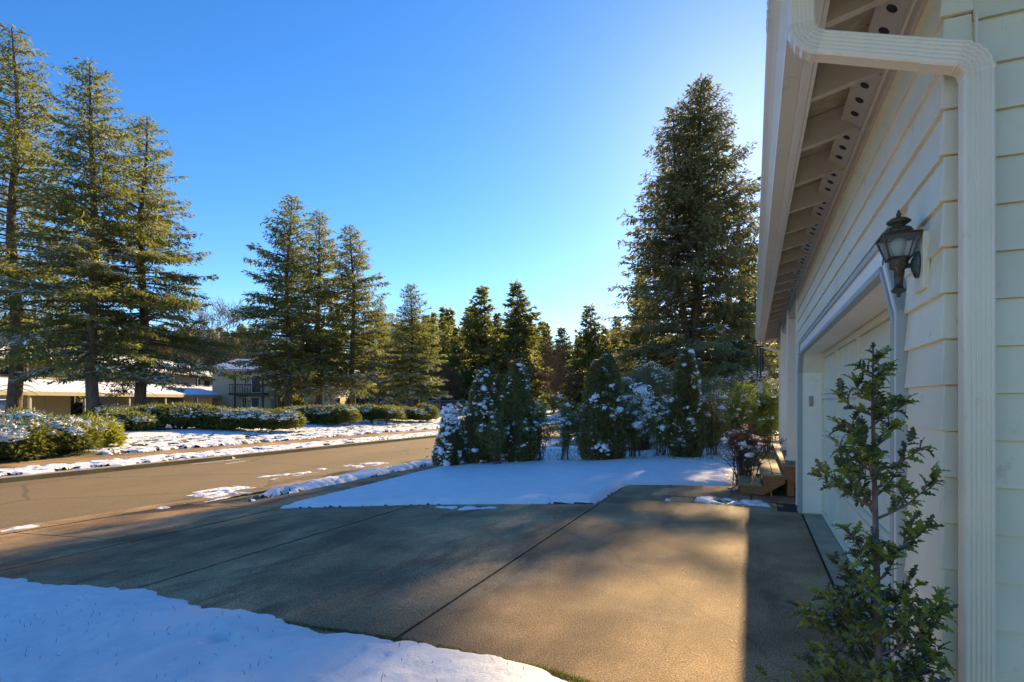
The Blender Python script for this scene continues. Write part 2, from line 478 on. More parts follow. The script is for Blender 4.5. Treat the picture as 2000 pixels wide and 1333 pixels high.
sheet('road', lambda y: [(float(far(y)), -.4), (float(far(y)+near(y))/2, -.37), (float(near(y))-.45, -.4)], YR, M['asphalt'], 0)
sheet('cross_street', lambda y: [(float(near(y))+.4, gz(near(y)+.4, y)), (-2.05, 0.), (12, 0.), (60, 0.)], [20.5, 23, 27], M['asphalt'], -.012)
# concrete gutter pan of the near side
sheet('gutter_pan', lambda y: [(float(near(y))-.45, -.4), (float(near(y))+.02, -.395)], YR, M['concrete'], .004)
# far kerb, sidewalk squares
for nm, a, b, z0, z1 in (('kerb', .0, -.16, -.42, -.255),):
    V = []; Fs = []
    for y in YR:
        f = float(far(y)); V += [(f, y, -.43), (f-.02, y, -.285), (f-.035, y, -.272), (f-.17, y, -.262), (f-.17, y, -.43)]
    for j in range(len(YR)-1):
        for i in range(4): Fs.append((j*5+i+1, j*5+i, (j+1)*5+i, (j+1)*5+i+1))
    tag(link('kerb', npmesh('kerb', np.array(V), np.array(Fs)), mats=[M['palecon']]), kind='structure')
sw = tag(bpy.data.objects.new('far_sidewalk', None), kind='structure'); COL.objects.link(sw)
def prismpoly(poly, dz, th=.1, inset=0):
    n = len(poly)
    if inset:
        cx = sum(p[0] for p in poly)/n; cy = sum(p[1] for p in poly)/n
        q = []
        for i in range(n):
            a, b, c = Vector(poly[i-1]), Vector(poly[i]), Vector(poly[(i+1) % n])
            e1 = (b-a).normalized(); e2 = (c-b).normalized()
            n1 = Vector((-e1.y, e1.x)); n2 = Vector((-e2.y, e2.x))
            bis = n1+n2; bis = bis/max(bis.length_squared, .3)*2
            q.append(tuple(b + bis*inset))
        poly = q
    m = MB()
    top = [(x, y, gz(x, y)+dz) for x, y in poly]; bot = [(x, y, z-th) for x, y, z in top]
    m.poly(bot+top, [tuple(range(n))[::-1], tuple(range(n, 2*n))] + [(i, (i+1) % n, (i+1) % n+n, i+n) for i in range(n)])
    return m
y = 2.0
while y < 62:
    f0, f1 = float(far(y)), float(far(y+1.6))
    prismpoly([(f0-3.1, y), (f0-1.55, y), (f1-1.55, y+1.6), (f1-3.1, y+1.6)], .012, .1, .006).build('paving_slab', M['concrete'], sw)
    y += 1.6
# worn lane marks
for (a, b, w) in (((375, 908), (470, 898), .10), ((440, 908), (480, 902), .10)):
    pa, pb = Vector(P(*a)), Vector(P(*b)); d = (pb-pa).normalized(); nrm = Vector((-d.y, d.x))*w/2
    mm = MB(); pts = []
    for i in range(9):
        q = pa.lerp(pb, i/8); k = .7+.5*random.random()
        pts.append((q, nrm*k))
    V = [(*(q-n_), -.4+.03) for q, n_ in pts] + [(*(q+n_), -.4+.03) for q, n_ in pts]
    V = [(x, yy, -.4 + .03*(1-abs((x-(far(yy)+near(yy)-.45)/2))/((near(yy)-.45-far(yy))/2)) + .008) for x, yy, _ in V]
    mm.poly(V, [(i, i+1, i+10, i+9) for i in range(8)])
    tag(mm.build('lane_mark', M['paint_line']), kind='structure')

# driveway: each concrete slab its own piece
dw = tag(bpy.data.objects.new('driveway', None), kind='structure'); COL.objects.link(dw)
YF = 2.95                                              # front edge by the foreground lawn
def yb(x): return float(np.interp(x, [-9.6, -7.2, -4.9, -2.1], [7.25, 7.0, 7.62, 8.02]))
slabs = [
    [(-2.05, YF-.35), (.60, YF-.35), (.60, 8.42), (.32, 8.42), (.32, 8.62), (-2.05, 8.62)],
    [(-2.05, 8.62), (-1.2, 8.62), (-1.2, 9.15), (-2.05, 9.15)],
    [(-2.05, 9.15), (-.02, 9.15), (-.02, 10.75), (-2.05, 10.05)],
    [(-4.93, YF-.35), (-2.05, YF-.35), (-2.05, yb(-2.05)), (-4.93, yb(-4.93))],
    [(-7.12, YF-.35), (-4.93, YF-.35), (-4.93, yb(-4.93)), (-7.12, yb(-7.12))],
    [(-9.925, 2.2), (-7.12, 2.2), (-7.12, 4.62), (-9.745, 4.62)],
    [(-9.745, 4.62), (-7.12, 4.62), (-7.12, 7.0), (-9.53, 7.45)],
    [(.60, 2.96), (.835, 2.96), (.835, 8.40), (.60, 8.40)],
    [(-.02, 9.15), (.62, 9.15), (.62, 9.72), (-.02, 9.72)],
]
for i, s in enumerate(slabs):
    prismpoly(s, .0 if i not in (7,) else .004, .1, .032 if i == 4 else .013).build('concrete_slab', M['palecon'] if i == 7 else M['concrete'], dw)
bedp = [(-9.9, 2.2), (.83, 2.2), (.83, 9.7), (-.02, 9.72), (-.02, 10.72), (-2.04, 10.02), (-2.04, 8.0), (-4.9, 7.6), (-7.1, 6.95), (-9.5, 7.3)]
xs_ = [-9.9, -7.1, -4.9, -2.06, .83]
tag(MB().poly([(x, 2.0 if x > -9 else 2.2, gz(x, 2.3)-.012) for x in xs_] + [(x, float(np.interp(x, [-9.9, -7.1, -4.9, -2.06, .83], [7.2, 6.9, 7.5, 7.95, 9.6])), gz(x, 5)-.012) for x in xs_], [(i, i+1, i+6, i+5) for i in range(4)]).build('joint_soil', M['mulch']), kind='structure')
# walkway beside the drive beyond the lawn edge, running along the road
ns = tag(bpy.data.objects.new('near_sidewalk', None), kind='structure'); COL.objects.link(ns)
y = 7.05
while y < 40:
    n0, n1 = float(near(y)), float(near(y+1.5))
    d0, d1 = float(np.interp(y, [7, 14], [1.25, .35])), float(np.interp(y+1.5, [7, 14], [1.25, .35]))
    prismpoly([(n0+d0, y), (n0+d0+1.15, y), (n1+d1+1.15, y+1.5), (n1+d1, y+1.5)], .008, .1, .006).build('paving_slab', M['concrete'], ns)
    y += 1.5
# stepping pavers and mulch between drive and steps
for i in range(4):
    x0 = -1.18 + i*.38
    pv = prismpoly([(x0, 8.66), (x0+.36, 8.66), (x0+.36, 9.10), (x0, 9.10)], -.004, .06, .005).build('paving_slab', M['concrete'], dw)
tag(prismpoly([(.34, 8.44), (1.4, 8.44), (1.4, 9.14), (.34, 9.14)], -.012, .05).build('mulch_bed', M['mulch']), kind='structure')

# ------------------------------------------------------------------ snow cover
fgp = [(-9.2, -1.5), (-9.0, 2.35), (-6.9, 3.02), (-6.0, 3.05), (-4.94, 3.13), (-3.74, 3.03), (-2.75, 2.94), (-2.08, 2.92), (-1.58, 2.92), (-1.07, 2.90), (-.62, 2.78), (-.2, 2.2), (-.2, -1.5)]
pits = [(P(425, 1268), .10, .05), (P(330, 1258), .25, .012), (P(60, 1240), .35, .012), (P(560, 1215), .3, .010), (P(150, 1180), .3, .012), (P(845, 1195), .2, .008)]
def fgx(X, Y, t):
    for (cx, cy), r, d in pits:
        rr = np.hypot(X-cx, (Y-cy)*1.15)
        t = t - d*np.exp(-(rr/r)**4)
    a = Vector(P(720, 1330)); b = Vector(P(850, 1240))       # a pair of trodden ruts
    for off in (0, .16):
        dx, dy = b.x-a.x, b.y-a.y; L = math.hypot(dx, dy)
        w = ((X-a.x)*-dy/L + (Y-a.y)*dx/L) - off
        al = ((X-a.x)*dx + (Y-a.y)*dy)/L
        t = t - .016*np.exp(-(w/.035)**2)*(vnoise(al*14, w*20, 3) > .25)*(al < L+.1)*(al > -1.5)
    return t
snow_patch('snow_cover', 'smooth shaded snow blanket on the near front lawn with one deep pit', fgp, .022, .07, .12, rough=.024, rscale=1.9, ramp_w=.30, seed=3, extra=fgx)
lawn = [(-7.15, 7.06), (-6.2, 7.30), (-4.9, 7.66), (-3.3, 7.92), (-2.16, 8.06), (-2.12, 10.02), (-1.2, 10.42), (-.36, 10.75), (-.2, 15.2), (-.4, 18), (-6.9, 18.3), (-7.80, 13.3), (-7.36, 9.4)]
def lawnx(X, Y, t):
    h = np.clip(fbm(X*1.3, Y*3.5, 77) - .60, 0, 1)*.14 * (Y < 8.9+.25*X*0+fbm(X, Y, 4)*.5)
    t = t - h
    trk = vnoise(X*9, Y*9, 8) > .80
    t = t - .02*trk*(X > -2.1)*(Y > 10.4)*(Y < 12)
    return t
snow_patch('snow_cover', 'blue shaded snow blanket on the lawn between the driveway and the hedge', lawn, .034, .07, .03, rough=.014, rscale=1.4, ramp_w=.12, seed=12, extra=lawnx)
def along(fn, d0, d1, y0, y1, n=14):
    ys = np.linspace(y0, y1, n)
    return [(float(fn(v))+d0, float(v)) for v in ys] + [(float(fn(v))+d1, float(v)) for v in ys[::-1]]
snow_patch('snow_cover', 'narrow rough snow ridge along the near edge of the road', [(near(v)+d, v) for d, v in ((1.3, 7.4), (.95, 9), (.60, 11), (.42, 13), (.2, 15.2), (.2, 40), (-.5, 40), (-.4, 15), (-.2, 11.6), (.12, 10), (.5, 8.4), (.95, 7.5))], .045, .11, .16, .36, 3.5, .04, 5, .2, 21)
snow_patch('snow_cover', 'broken snow strip between the far kerb and the far sidewalk', along(far, -1.50, -.12, 2, 60), .05, .055, .12, .42, 5.5, .03, 6, .12, 31, cellx=.04)
def lawnfar(X, Y, t):
    return t - .10*np.maximum(0, fbm(X*.45, Y*.25, 61) - .60)*((X - far(Y)) < -5.2)
snow_patch('snow_cover', 'patchy snow on the sloping lawn below the apartment hedges', along(far, -8.2, -3.2, 11.5, 60), .06, .07, .35, .47, 4.6, .035, 4, .2, 41, extra=lawnfar)
snow_patch('snow_cover', 'shaded snow on the bank under the trimmed hedges before the apartments', along(far, -24, -8.15, 11, 95), .25, .09, .5, .30, .8, .04, 1, .5, 51)
snow_patch('snow_cover', 'snow on the verge behind the hedge before the side street', [(-7.2, 18.4), (14, 18.4), (14, 20.3), (-7.2, 20.3)], .08, .08, .2, .2, 1.5, .03, 3, .2, 52)
snow_patch('snow_cover', 'snow field across the side street behind the hedge', [(-8.2, 27.4), (40, 27.4), (40, 46), (-8.2, 46)], .25, .1, .3, .25, .8, .05, 1, .4, 53)
snow_patch('snow_cover', 'thin melting snow on the pavers before the wooden steps', [(-1.16, 8.70), (-.5, 8.74), (.2, 8.70), (.3, 8.85), (.1, 9.08), (-.7, 9.10), (-1.15, 9.06)], .014, .03, .14, .50, 4.5, .015, 9, .06, 54, base=.003)
snow_patch('snow_cover', 'thin slush patch on the driveway along the lawn edge', [P(850, 990), P(965, 993), P(900, 996), P(820, 992)], .02, .02, .1, .4, 6, .006, 9, .05, 55)
for k, (px0, py0, px1, py1, w) in enumerate(((510, 934, 605, 924, .16), (620, 919, 642, 917, .2), (680, 911, 705, 913, .12), (710, 908, 745, 906, .25), (400, 962, 480, 955, .3), (390, 968, 470, 966, .25), (352, 988, 362, 986, .1), (310, 995, 325, 993, .1), (382, 981, 430, 974, .1), (20, 1035, 45, 1031, .12))):
    a, b = P(px0, py0), P(px1, py1)
    dx, dy = b[0]-a[0], b[1]-a[1]; L = math.hypot(dx, dy); nx, ny = -dy/L*w/2, dx/L*w/2
    where = ['a long thin snow streak in mid road', 'a short snow dab past the long streak', 'a thin snow streak farther up the road', 'a flat snow patch by the far end of the snow ridge', 'a ragged snow patch on the road beside the ridge tip', 'a thin snow patch just below the ragged one', 'a tiny snow crumb on the gutter pan', 'the last snow crumb along the gutter pan', 'a narrow snow sliver at the ridge tip', 'a small snow crumb at the left edge of the road'][k]
    pl = [(a[0]-nx*.3, a[1]-ny*.3), ((a[0]+b[0])/2-nx, (a[1]+b[1])/2-ny), (b[0]-nx*.4, b[1]-ny*.4), (b[0]+nx*.4, b[1]+ny*.4), ((a[0]+b[0])/2+nx, (a[1]+b[1])/2+ny), (a[0]+nx*.3, a[1]+ny*.3)]
    snow_patch('snow_streak', where, pl, .016, .012, .20, .48, 5, .010, 6, .05, 60+k, base=.022 if k not in (6, 7, 8) else .008)

# grass blades showing along the snow edges
def blades(name, label, pts, L=.05, W=.006, seed=0, mat='grass', lean=.5):
    rng = np.random.default_rng(seed)
    pts = np.asarray(pts); n = len(pts)
    D = np.stack([rng.normal(0, lean, n), rng.normal(0, lean, n), np.ones(n)], -1); D /= np.linalg.norm(D, axis=1)[:, None]
    V, Fq = diamonds(pts, D, rng.normal(0, 1, (n, 3)), L*rng.uniform(.5, 1.3, n), np.full(n, W))
    return tag(link(name, npmesh(name, V, Fq), mats=[M[mat]]), label, 'grass', kind='stuff')
def norm(a): return a/np.maximum(np.linalg.norm(a, axis=-1, keepdims=True), 1e-9)
def diamonds(Pb, D, U, L, W, mid=.45):
    S = norm(np.cross(D, U)); L = np.asarray(L)[:, None]; W = np.asarray(W)[:, None]
    m = Pb + D*L*mid
    V = np.stack([Pb, m+S*W/2, Pb+D*L, m-S*W/2], 1).reshape(-1, 3)
    return V, np.arange(len(V)).reshape(-1, 4)
rng = np.random.default_rng(5)
def edge_pts(poly, n, spread):
    seg = np.array(poly); t = rng.uniform(0, len(poly)-1.001, n); i = t.astype(int); f = (t-i)[:, None]
    q = seg[i]*(1-f) + seg[i+1]*f + rng.normal(0, 1, (n, 2))*spread
    return np.column_stack([q, g(q[:, 0], q[:, 1])-.005])
blades('grass_fringe', 'bright moss and grass fringe along the near snow edge of the drive', edge_pts([(-3.74, 3.02), (-2.75, 2.95), (-2.08, 2.93), (-1.58, 2.94), (-1.07, 2.93), (-.62, 2.84), (-.35, 2.6)], 6000, np.array([.03, .016])), .02, .004, 1)
p = np.array([P(*q) for q in ((140, 885), (240, 868), (330, 858))])
blades('grass_fringe', 'green grass strip before the leftmost juniper on the far lawn', edge_pts(p, 5000, np.array([.5, .3])), .09, .02, 2)
p = np.array([P(*q) for q in ((690, 836), (780, 832), (850, 829))])
blades('grass_fringe', 'green grass strip at the far end of the apartment lawn', edge_pts(p, 6000, np.array([.6, .8])), .10, .03, 3)
q = np.column_stack([rng.uniform(-8.5, 10, 9000), rng.uniform(14.2, 18.5, 9000)])
blades('grass_fringe', 'straggly grass at the foot of the right-hand hedge', np.column_stack([q, g(q[:, 0], q[:, 1])+.03]), .12, .014, 4, 'leafy')
# litter on the drive: needles and twigs, too many to count
n = 900
q = np.column_stack([rng.uniform(-6, .3, n), rng.uniform(3.1, 8.4, n)])
D = norm(np.column_stack([rng.normal(0, 1, n), rng.normal(0, 1, n), rng.normal(0, .05, n)]))
V, Fq = diamonds(np.column_stack([q, g(q[:, 0], q[:, 1])+.006]), D, np.tile([0, 0, 1.], (n, 1)), rng.uniform(.02, .07, n)*np.where(rng.random(n) > .96, 2.2, 1), np.full(n, .005))
tag(link('needle_litter', npmesh('needle_litter', V, Fq), mats=[M['dead']]), 'scattered needles and twigs on the driveway', 'litter', kind='stuff')
n = 260
q = np.column_stack([rng.uniform(-5, -.7, n), rng.uniform(1.9, 2.8, n)])
D = norm(np.column_stack([rng.normal(0, .5, n), rng.normal(0, .5, n), np.ones(n)]))
V, Fq = diamonds(np.column_stack([q, g(q[:, 0], q[:, 1])+.06]), D, rng.normal(0, 1, (n, 3)), rng.uniform(.02, .06, n), np.full(n, .0035))
tag(link('grass_stubble', npmesh('grass_stubble', V, Fq), mats=[M['dead']]), 'dry grass tips poking through the near lawn snow', 'grass', kind='stuff')

# ------------------------------------------------------------------ the house on the right
WX, Y0, Y1 = .59, 2.30, 9.0            # front wall plane, near corner, far end of the garage wall
house = thing('house', 'pale sage lap-sided house with garage, white gutter and downspout along the right edge', 'house', (0, 0, 0))
DY0, DY1, DZ, DX = 2.95, 8.40, 2.10, .84  # door opening
TW = .15                                # casing width
CH_ = .24                               # chamfer of the opening's upper corners
m = MB()                                # wall core behind the boards
m.box((WX+.02, Y0+.02, -.05), (WX+.20, DY0-.02, 3.14)); m.box((WX+.02, DY1+.02, -.05), (WX+.20, Y1, 3.14))
m.box((WX+.02, DY0-.02, DZ+.03), (WX+.20, DY1+.02, 3.14))
m.box((WX+.21, Y0+.02, -.05), (7.0, Y0+.18, 3.25)); m.box((WX+.21, Y1-.15, -.05), (7.0, Y1-.002, 3.2)); m.box((6.9, Y0+.2, -.05), (7.05, 15.4, 3.0))
m.prism([(WX+.3, 3.26), (7.0, 3.26), (3.8, 3.98)], 'y', Y0+.02, Y0+.18)
m.box((1.9, Y1, -.05), (2.0, 15.4, 3.2)); m.box((2.0, 15.3, -.05), (6.9, 15.4, 3.2))
m.build('wall', M['siding'], house)
EXP = .153
def lap_y(ya, yb_, z, top):             # board on the front wall: wedge in section, running along Y
    mm = MB()
    j_ = rj.uniform(-.0018, .0018); j2 = rj.uniform(-.0025, .0025)
    mm.prism([(WX+.02, z-.012+j2), (WX-.010+j_, z-.012+j2), (WX+.006, top+.012), (WX+.02, top+.012)], 'y', ya, yb_)
    return mm
rj = random.Random(4)
z = .02; rows = []
while z < 2.95:
    rows.append((z, min(z+EXP, 2.95))); z += EXP
rj = random.Random(4)
for i, (za, zb) in enumerate(rows):
    segs = []
    if zb <= DZ - CH_ + .02: segs = [(Y0, DY0-TW-.004), (DY1+TW+.004, Y1)]
    elif za < DZ + TW: segs = [(Y0, DY0-TW-.004 + (0 if zb < DZ else 0)), (DY1+TW+.004, Y1)]
    else:
        j = rj.uniform(3.6, 7.2); segs = [(Y0, j-.0015), (j+.0015, Y1)]
    for a, b in segs:
        lap_y(a, b, za, zb).build('siding_board', M['siding'], house)
# side wall (faces the camera)
z = .02 - .03; k = 0
while z < 3.15:
    top = z + EXP; xe = 2.6
    mm = MB(); mm.prism([(Y0+.02, z-.012), (Y0-.012, z-.012), (Y0+.005, top+.012), (Y0+.02, top+.012)], 'x', WX+.075 if z < 2.75 else WX-.008, xe)
    mm.build('siding_board', M['siding'], house)
    if z < 2.75:                        # folded corner cap of the course
        zt = z + .03
        mm = MB()
        o = .016
        mm.hexa([(WX-o, Y0-o-.004, zt-.014), (WX+.074, Y0-o-.004, zt-.014), (WX+.074, Y0+.01, zt-.014), (WX-o, Y0+.01, zt-.014),
                 (WX-.002, Y0-.004, zt+EXP-.016), (WX+.074, Y0-.004, zt+EXP-.016), (WX+.074, Y0+.01, zt+EXP-.016), (WX-.002, Y0+.01, zt+EXP-.016)])
        mm.build('corner_cap', M['siding'], house, bevel=.003)
    z += EXP; k += 1
# vertical seam strip beside the downspout
MB().box((WX+.0755, Y0-.026, 0), (WX+.083, Y0-.0125, 2.75)).build('corner_strip', M['siding'], house)
# frieze moulding under the rafters
m = MB(); m.box((WX-.014, Y0-.01, 2.952), (WX+.018, Y1, 3.008)); m.build('frieze_board', M['rafter'], house, bevel=.004)
m = MB(); m.box((WX-.022, Y0-.01, 3.011), (WX+.018, Y1, 3.052)); m.build('frieze_board', M['siding'], house, bevel=.006)
# casing round the garage opening with clipped upper corners
def casing(parts_mat, w0, w1, proud0, proud1, name):
    m = MB()
    for ya, s in ((DY0, -1), (DY1, 1)):
        m.box((WX-proud1, min(ya+s*w0, ya+s*w1), 0.0), (WX+.019, max(ya+s*w0, ya+s*w1), DZ-CH_+.0))
        a = (ya+s*w0, DZ-CH_); b = (ya+s*w1, DZ-CH_); c = (ya-s*CH_+s*w1*.41, DZ+w1); d = (ya-s*CH_+s*w0*.41, DZ+w0)
        q = [a, b, c, d] if s < 0 else [a, d, c, b]
        m.prism(q, 'x', WX-proud1, WX+.019)
    m.box((WX-proud1, DY0+CH_-w1*.41, DZ+w0), (WX+.019, DY1-CH_+w1*.41, DZ+w1))
    return m.build(name, parts_mat, house)
casing(M['greytrim'], -.004, .028, 0, .030, 'door_casing')
casing(M['trim'], .0285, .120, 0, .020, 'door_casing')
casing(M['greytrim'], .1205, .150, 0, .034, 'door_casing')
# reveal of the recessed door
rev = MB()
rev.box((WX+.0, DY1+.001, -.02), (DX+.05, DY1+.03, DZ-CH_)); rev.box((WX+.0, DY0-.03, -.02), (DX+.05, DY0-.001, DZ-CH_))
rev.box((WX+.0, DY0+CH_, DZ+.001), (DX+.05, DY1-CH_, DZ+.03))
rev.prism([(DY1+.001, DZ-CH_), (DY1+.03, DZ-CH_), (DY1-CH_+.012, DZ+.03), (DY1-CH_, DZ+.001)], 'x', WX, DX+.05)
rev.prism([(DY0-.001, DZ-CH_), (DY0+CH_, DZ+.001), (DY0+CH_-.012, DZ+.03), (DY0-.03, DZ-CH_)], 'x', WX, DX+.05)
rev.build('door_reveal', M['trim'], house)
# sectional garage door: 4 sections x 4 panels, rails proud of the panels
gd = MB().box((DX+.022, DY0-.06, 0.006), (DX+.05, DY1+.06, DZ+.06)).build('garage_door', M['doorpaint'], house)
pw = (DY1-DY0)/4; ph = DZ/4
for r in range(4):
    za = r*ph+.004; zb = (r+1)*ph-.004
    m = MB(); st = .055
    m.box((DX-.012, DY0-.05, za), (DX+.021, DY1+.05, za+st)); m.box((DX-.012, DY0-.05, zb-st), (DX+.021, DY1+.05, zb))
    for c in range(5):
        yc = DY0+c*pw; w = st*.55 if 0 < c < 4 else st*.9
        m.box((DX-.012, yc-w, za+st), (DX+.021, yc+w, zb-st))
    m.build('door_rail', M['doorpaint'], gd)
    for c in range(4):
        MB().box((DX+.012, DY0+c*pw+.056, za+st+.004), (DX+.0215, DY0+(c+1)*pw-.056, zb-st-.004)).build('panel', M['doorpaint'], gd, bevel=.004)
MB().box((DX-.006, DY0-.04, .001), (DX+.02, DY1+.04, .004)).build('bottom_seal', M['tire'], gd)
# eave: rafters, vented blocks, sheathing, fascia, gutter
SL = (3.07-2.985)/(WX-.25)
RD = .165
def ru(x): return 3.07 - (WX-x)*SL     # rafter underside
ROOF0, ROOF1 = 1.75, 15.6
ry = 2.58 - .61
yy = []
while ry < ROOF1-.1: yy.append(ry); ry += .61
for yv in yy:
    MB().prism([(.25, ru(.25)), (WX+.25, ru(WX+.25)), (WX+.25, ru(WX+.25)+RD), (.25, ru(.25)+RD)], 'y', yv-.022, yv+.022).build('rafter', M['rafter'], house, bevel=.002)
for a, b in zip(yy, yy[1:]):
    if b < Y0+.2: continue
    p0, p1 = (WX-.012, 3.054), (WX-.118, 3.128)      # sloping vent block between two rafters
    L_ = math.hypot(p1[0]-p0[0], p1[1]-p0[1]); e = ((p1[0]-p0[0])/L_, (p1[1]-p0[1])/L_); nn_ = (-e[1], e[0]) if e[0] > 0 else (e[1]*-1, e[0])
    nn_ = (-abs(e[1]), -abs(e[0]))
    blo = MB().prism([p0, p1, (p1[0]-nn_[0]*.02, p1[1]-nn_[1]*.02), (p0[0]-nn_[0]*.02, p0[1]-nn_[1]*.02)], 'y', a+.024, b-.024).build('vent_block', M['rafter'], house)
    for k in range(3):
        cy = a + (b-a)*(k+1)/4; cx = (p0[0]+p1[0])/2+nn_[0]*.003; cz = (p0[1]+p1[1])/2+nn_[1]*.003
        v = MB(); nseg = 14; r_ = .023
        ring = [(cx+e[0]*r_*math.sin(2*math.pi*i/nseg), cy+r_*math.cos(2*math.pi*i/nseg), cz+e[1]*r_*math.sin(2*math.pi*i/nseg)) for i in range(nseg)]
        v.poly(ring + [(x-nn_[0]*.006, y_, z_-nn_[1]*.006) for x, y_, z_ in ring], [tuple(range(nseg))[::-1], tuple(range(nseg, 2*nseg))] + [(i, (i+1) % nseg, (i+1) % nseg+nseg, i+nseg) for i in range(nseg)])
        v.build('vent_hole', M['vent'], blo)
yj = [ROOF0, 2.9, 5.3, 7.75, 10.2, 12.6, ROOF1]
for a, b in zip(yj, yj[1:]):
    MB().prism([(.235, ru(.235)+RD+.002), (WX+.3, ru(WX+.3)+RD+.002), (WX+.3, ru(WX+.3)+RD+.014), (.235, ru(.235)+RD+.014)], 'y', a+.002, b-.002).build('soffit_board', M['osb'], house)
# roof planes
def roofslab(name, x0, x1, lift, th, mat, ya, yb_):
    return MB().prism([(x0, ru(x0)+lift), (x1, ru(x1)+lift), (x1, ru(x1)+lift+th), (x0, ru(x0)+lift+th)], 'y', ya, yb_).build(name, mat, house)
roofslab('roof', .17, 3.85, RD+.016, .03, M['shingle'], ROOF0, ROOF1)
MB().prism([(3.852, ru(3.85)+RD+.015), (7.6, ru(.25)+.02), (7.6, ru(.25)+.05), (3.852, ru(3.85)+RD+.045)], 'y', ROOF0, ROOF1).build('roof', M['shingle'], house)
roofslab('roof_snow', .20, 3.75, RD+.048, .07, M['snow'], 2.2, ROOF1-.05)
MB().box((.205, ROOF0, 2.965), (.247, ROOF1, 3.155)).build('fascia', M['trim'], house, bevel=.003)
MB().prism([(.25, ru(.25)-.03), (1.6, ru(1.6)-.03), (1.6, ru(1.6)+RD), (.25, ru(.25)+RD)], 'y', ROOF0+.005, ROOF0+.045).build('barge_board', M['trim'], house)
MB().box((.2475, ROOF0+.05, 2.955), (.262, ROOF1, 3.0)).build('soffit_strip', M['trim'], house)
MB().prism([(.25, ru(.25)-.03), (1.6, ru(1.6)-.03), (1.6, ru(1.6)+RD), (.25, ru(.25)+RD)], 'y', ROOF1-.045, ROOF1-.005).build('barge_board', M['trim'], house)
# K-style gutter: open trough section
prof = [(.204, 3.10), (.204, 2.982), (.130, 2.980), (.126, 2.990), (.100, 3.030), (.082, 3.052), (.066, 3.068), (.058, 3.076), (.056, 3.100), (.070, 3.104)]
inn = [(x + (.003 if x < .2 else -.003), z_ + .004) for x, z_ in prof]
def gutterseg(ya, yb_):
    V = []; Fs = []; n = len(prof)
    for yv in (ya, yb_):
        V += [(x, yv, z_) for x, z_ in prof] + [(x, yv, z_) for x, z_ in inn]
    for i in range(n-1):
        Fs += [(i, i+1, 2*n+i+1, 2*n+i), (n+i+1, n+i, 3*n+i, 3*n+i+1)]
    Fs += [(0, 2*n, 3*n, n), (n-1, 2*n-1, 4*n-1, 3*n-1)]
    me = bpy.data.meshes.new('gutter'); me.from_pydata(V, [], Fs); me.update()
    return link('gutter', me, house, mats=[M['gutter']])
GY0 = 2.02
gt = gutterseg(GY0, 9.02); gutterseg(9.03, ROOF1+.02)
for yv in (GY0-.003, ROOF1+.021):
    MB().prism([p for p in prof[:9]][::-1], 'y', yv, yv+.002).build('gutter_end', M['gutter'], gt)
MB().prism([(x-.0025, z_) for x, z_ in prof[1:9]] + [(x-.0045, z_-.0025) for x, z_ in prof[1:9]][::-1], 'y', 9.0, 9.05)
# downspout: rectangular fluted pipe swept in the plane Y = const
def sweep(path, ang, half_w, half_d, yc, crimp=None):
    """section in (n, y); path list of (x,z), ang list of tangent angles"""
    sec = []
    nf = 5
    w, d = half_w, half_d
    def side(face):
        pts = []
        for i in range(nf):                      # flutes on the camera side
            c0 = -w*.62 + (2*w*.62)*i/(nf-1)
            pts += [(c0-.0042, -d), (c0-.0022, -d+.0032), (c0+.0022, -d+.0032), (c0+.0042, -d)]
        return pts
    sec += [(-w, -d+.006), (-w+.006, -d)] + side(0) + [(w-.006, -d), (w, -d+.006), (w, d), (-w, d)]
    ns = len(sec); V = []; Fs = []
    for j, ((x, z_), a) in enumerate(zip(path, ang)):
        nx, nz = -math.sin(a), math.cos(a)       # in-plane normal of the tangent (cos a, sin a)
        k = 1 + (crimp[j] if crimp else 0)
        for n_, y_ in sec:
            V.append((x+nx*n_*k, yc+y_*k, z_+nz*n_*k))
    for j in range(len(path)-1):
        for i in range(ns):
            Fs.append((j*ns+i, j*ns+(i+1) % ns, (j+1)*ns+(i+1) % ns, (j+1)*ns+i))
    Fs.append(tuple(range(ns))); Fs.append(tuple(range((len(path)-1)*ns, len(path)*ns))[::-1])
    me = bpy.data.meshes.new('pipe'); me.from_pydata(V, [], Fs)
    bm = bmesh.new(); bm.from_mesh(me); bmesh.ops.recalc_face_normals(bm, faces=bm.faces); bm.to_mesh(me); bm.free()
    return me
def elbow(p0, a0, a1, rad, turn, steps=8):
    pts = []; angs = []; cr = []
    x, z_ = p0
    c = (x - math.sin(a0)*rad*turn, z_ + math.cos(a0)*rad*turn)
    for i in range(steps+1):
        a = a0 + (a1-a0)*i/steps
        pts.append((c[0] + math.sin(a)*rad*turn, c[1] - math.cos(a)*rad*turn)); angs.append(a); cr.append(.0 if i in (0, steps) else (.045 if i % 2 else -.05))
    return pts, angs, cr
DYS = 2.225
ds = thing('downspout_anchor', '', '')
bpy.data.objects.remove(ds)
dsp = bpy.data.objects.new('downspout', None); COL.objects.link(dsp); dsp.parent = house
HW, HD = .042, .030
down = -math.pi/2; slope = math.radians(-19)
x0 = .158
link('outlet', sweep([(x0, 2.985), (x0, 2.80)], [down, down], HW*.96, HD*.96, DYS), dsp, mats=[M['spout']])
e1 = elbow((x0, 2.801), down, slope, .085, 1, 10)
link('elbow', sweep(*e1[:2], HW, HD, DYS, e1[2]), dsp, mats=[M['spout']])
pA = e1[0][-1]
xe = .655
e2tmp = elbow((0, 0), slope, down, .075, -1, 10)
dx2 = e2tmp[0][-1][0]
Lr = (xe - dx2 - pA[0]) / math.cos(slope)
pB = (pA[0] + math.cos(slope)*Lr, pA[1] + math.sin(slope)*Lr)
pM = (pA[0] + math.cos(slope)*Lr*.78, pA[1] + math.sin(slope)*Lr*.78)
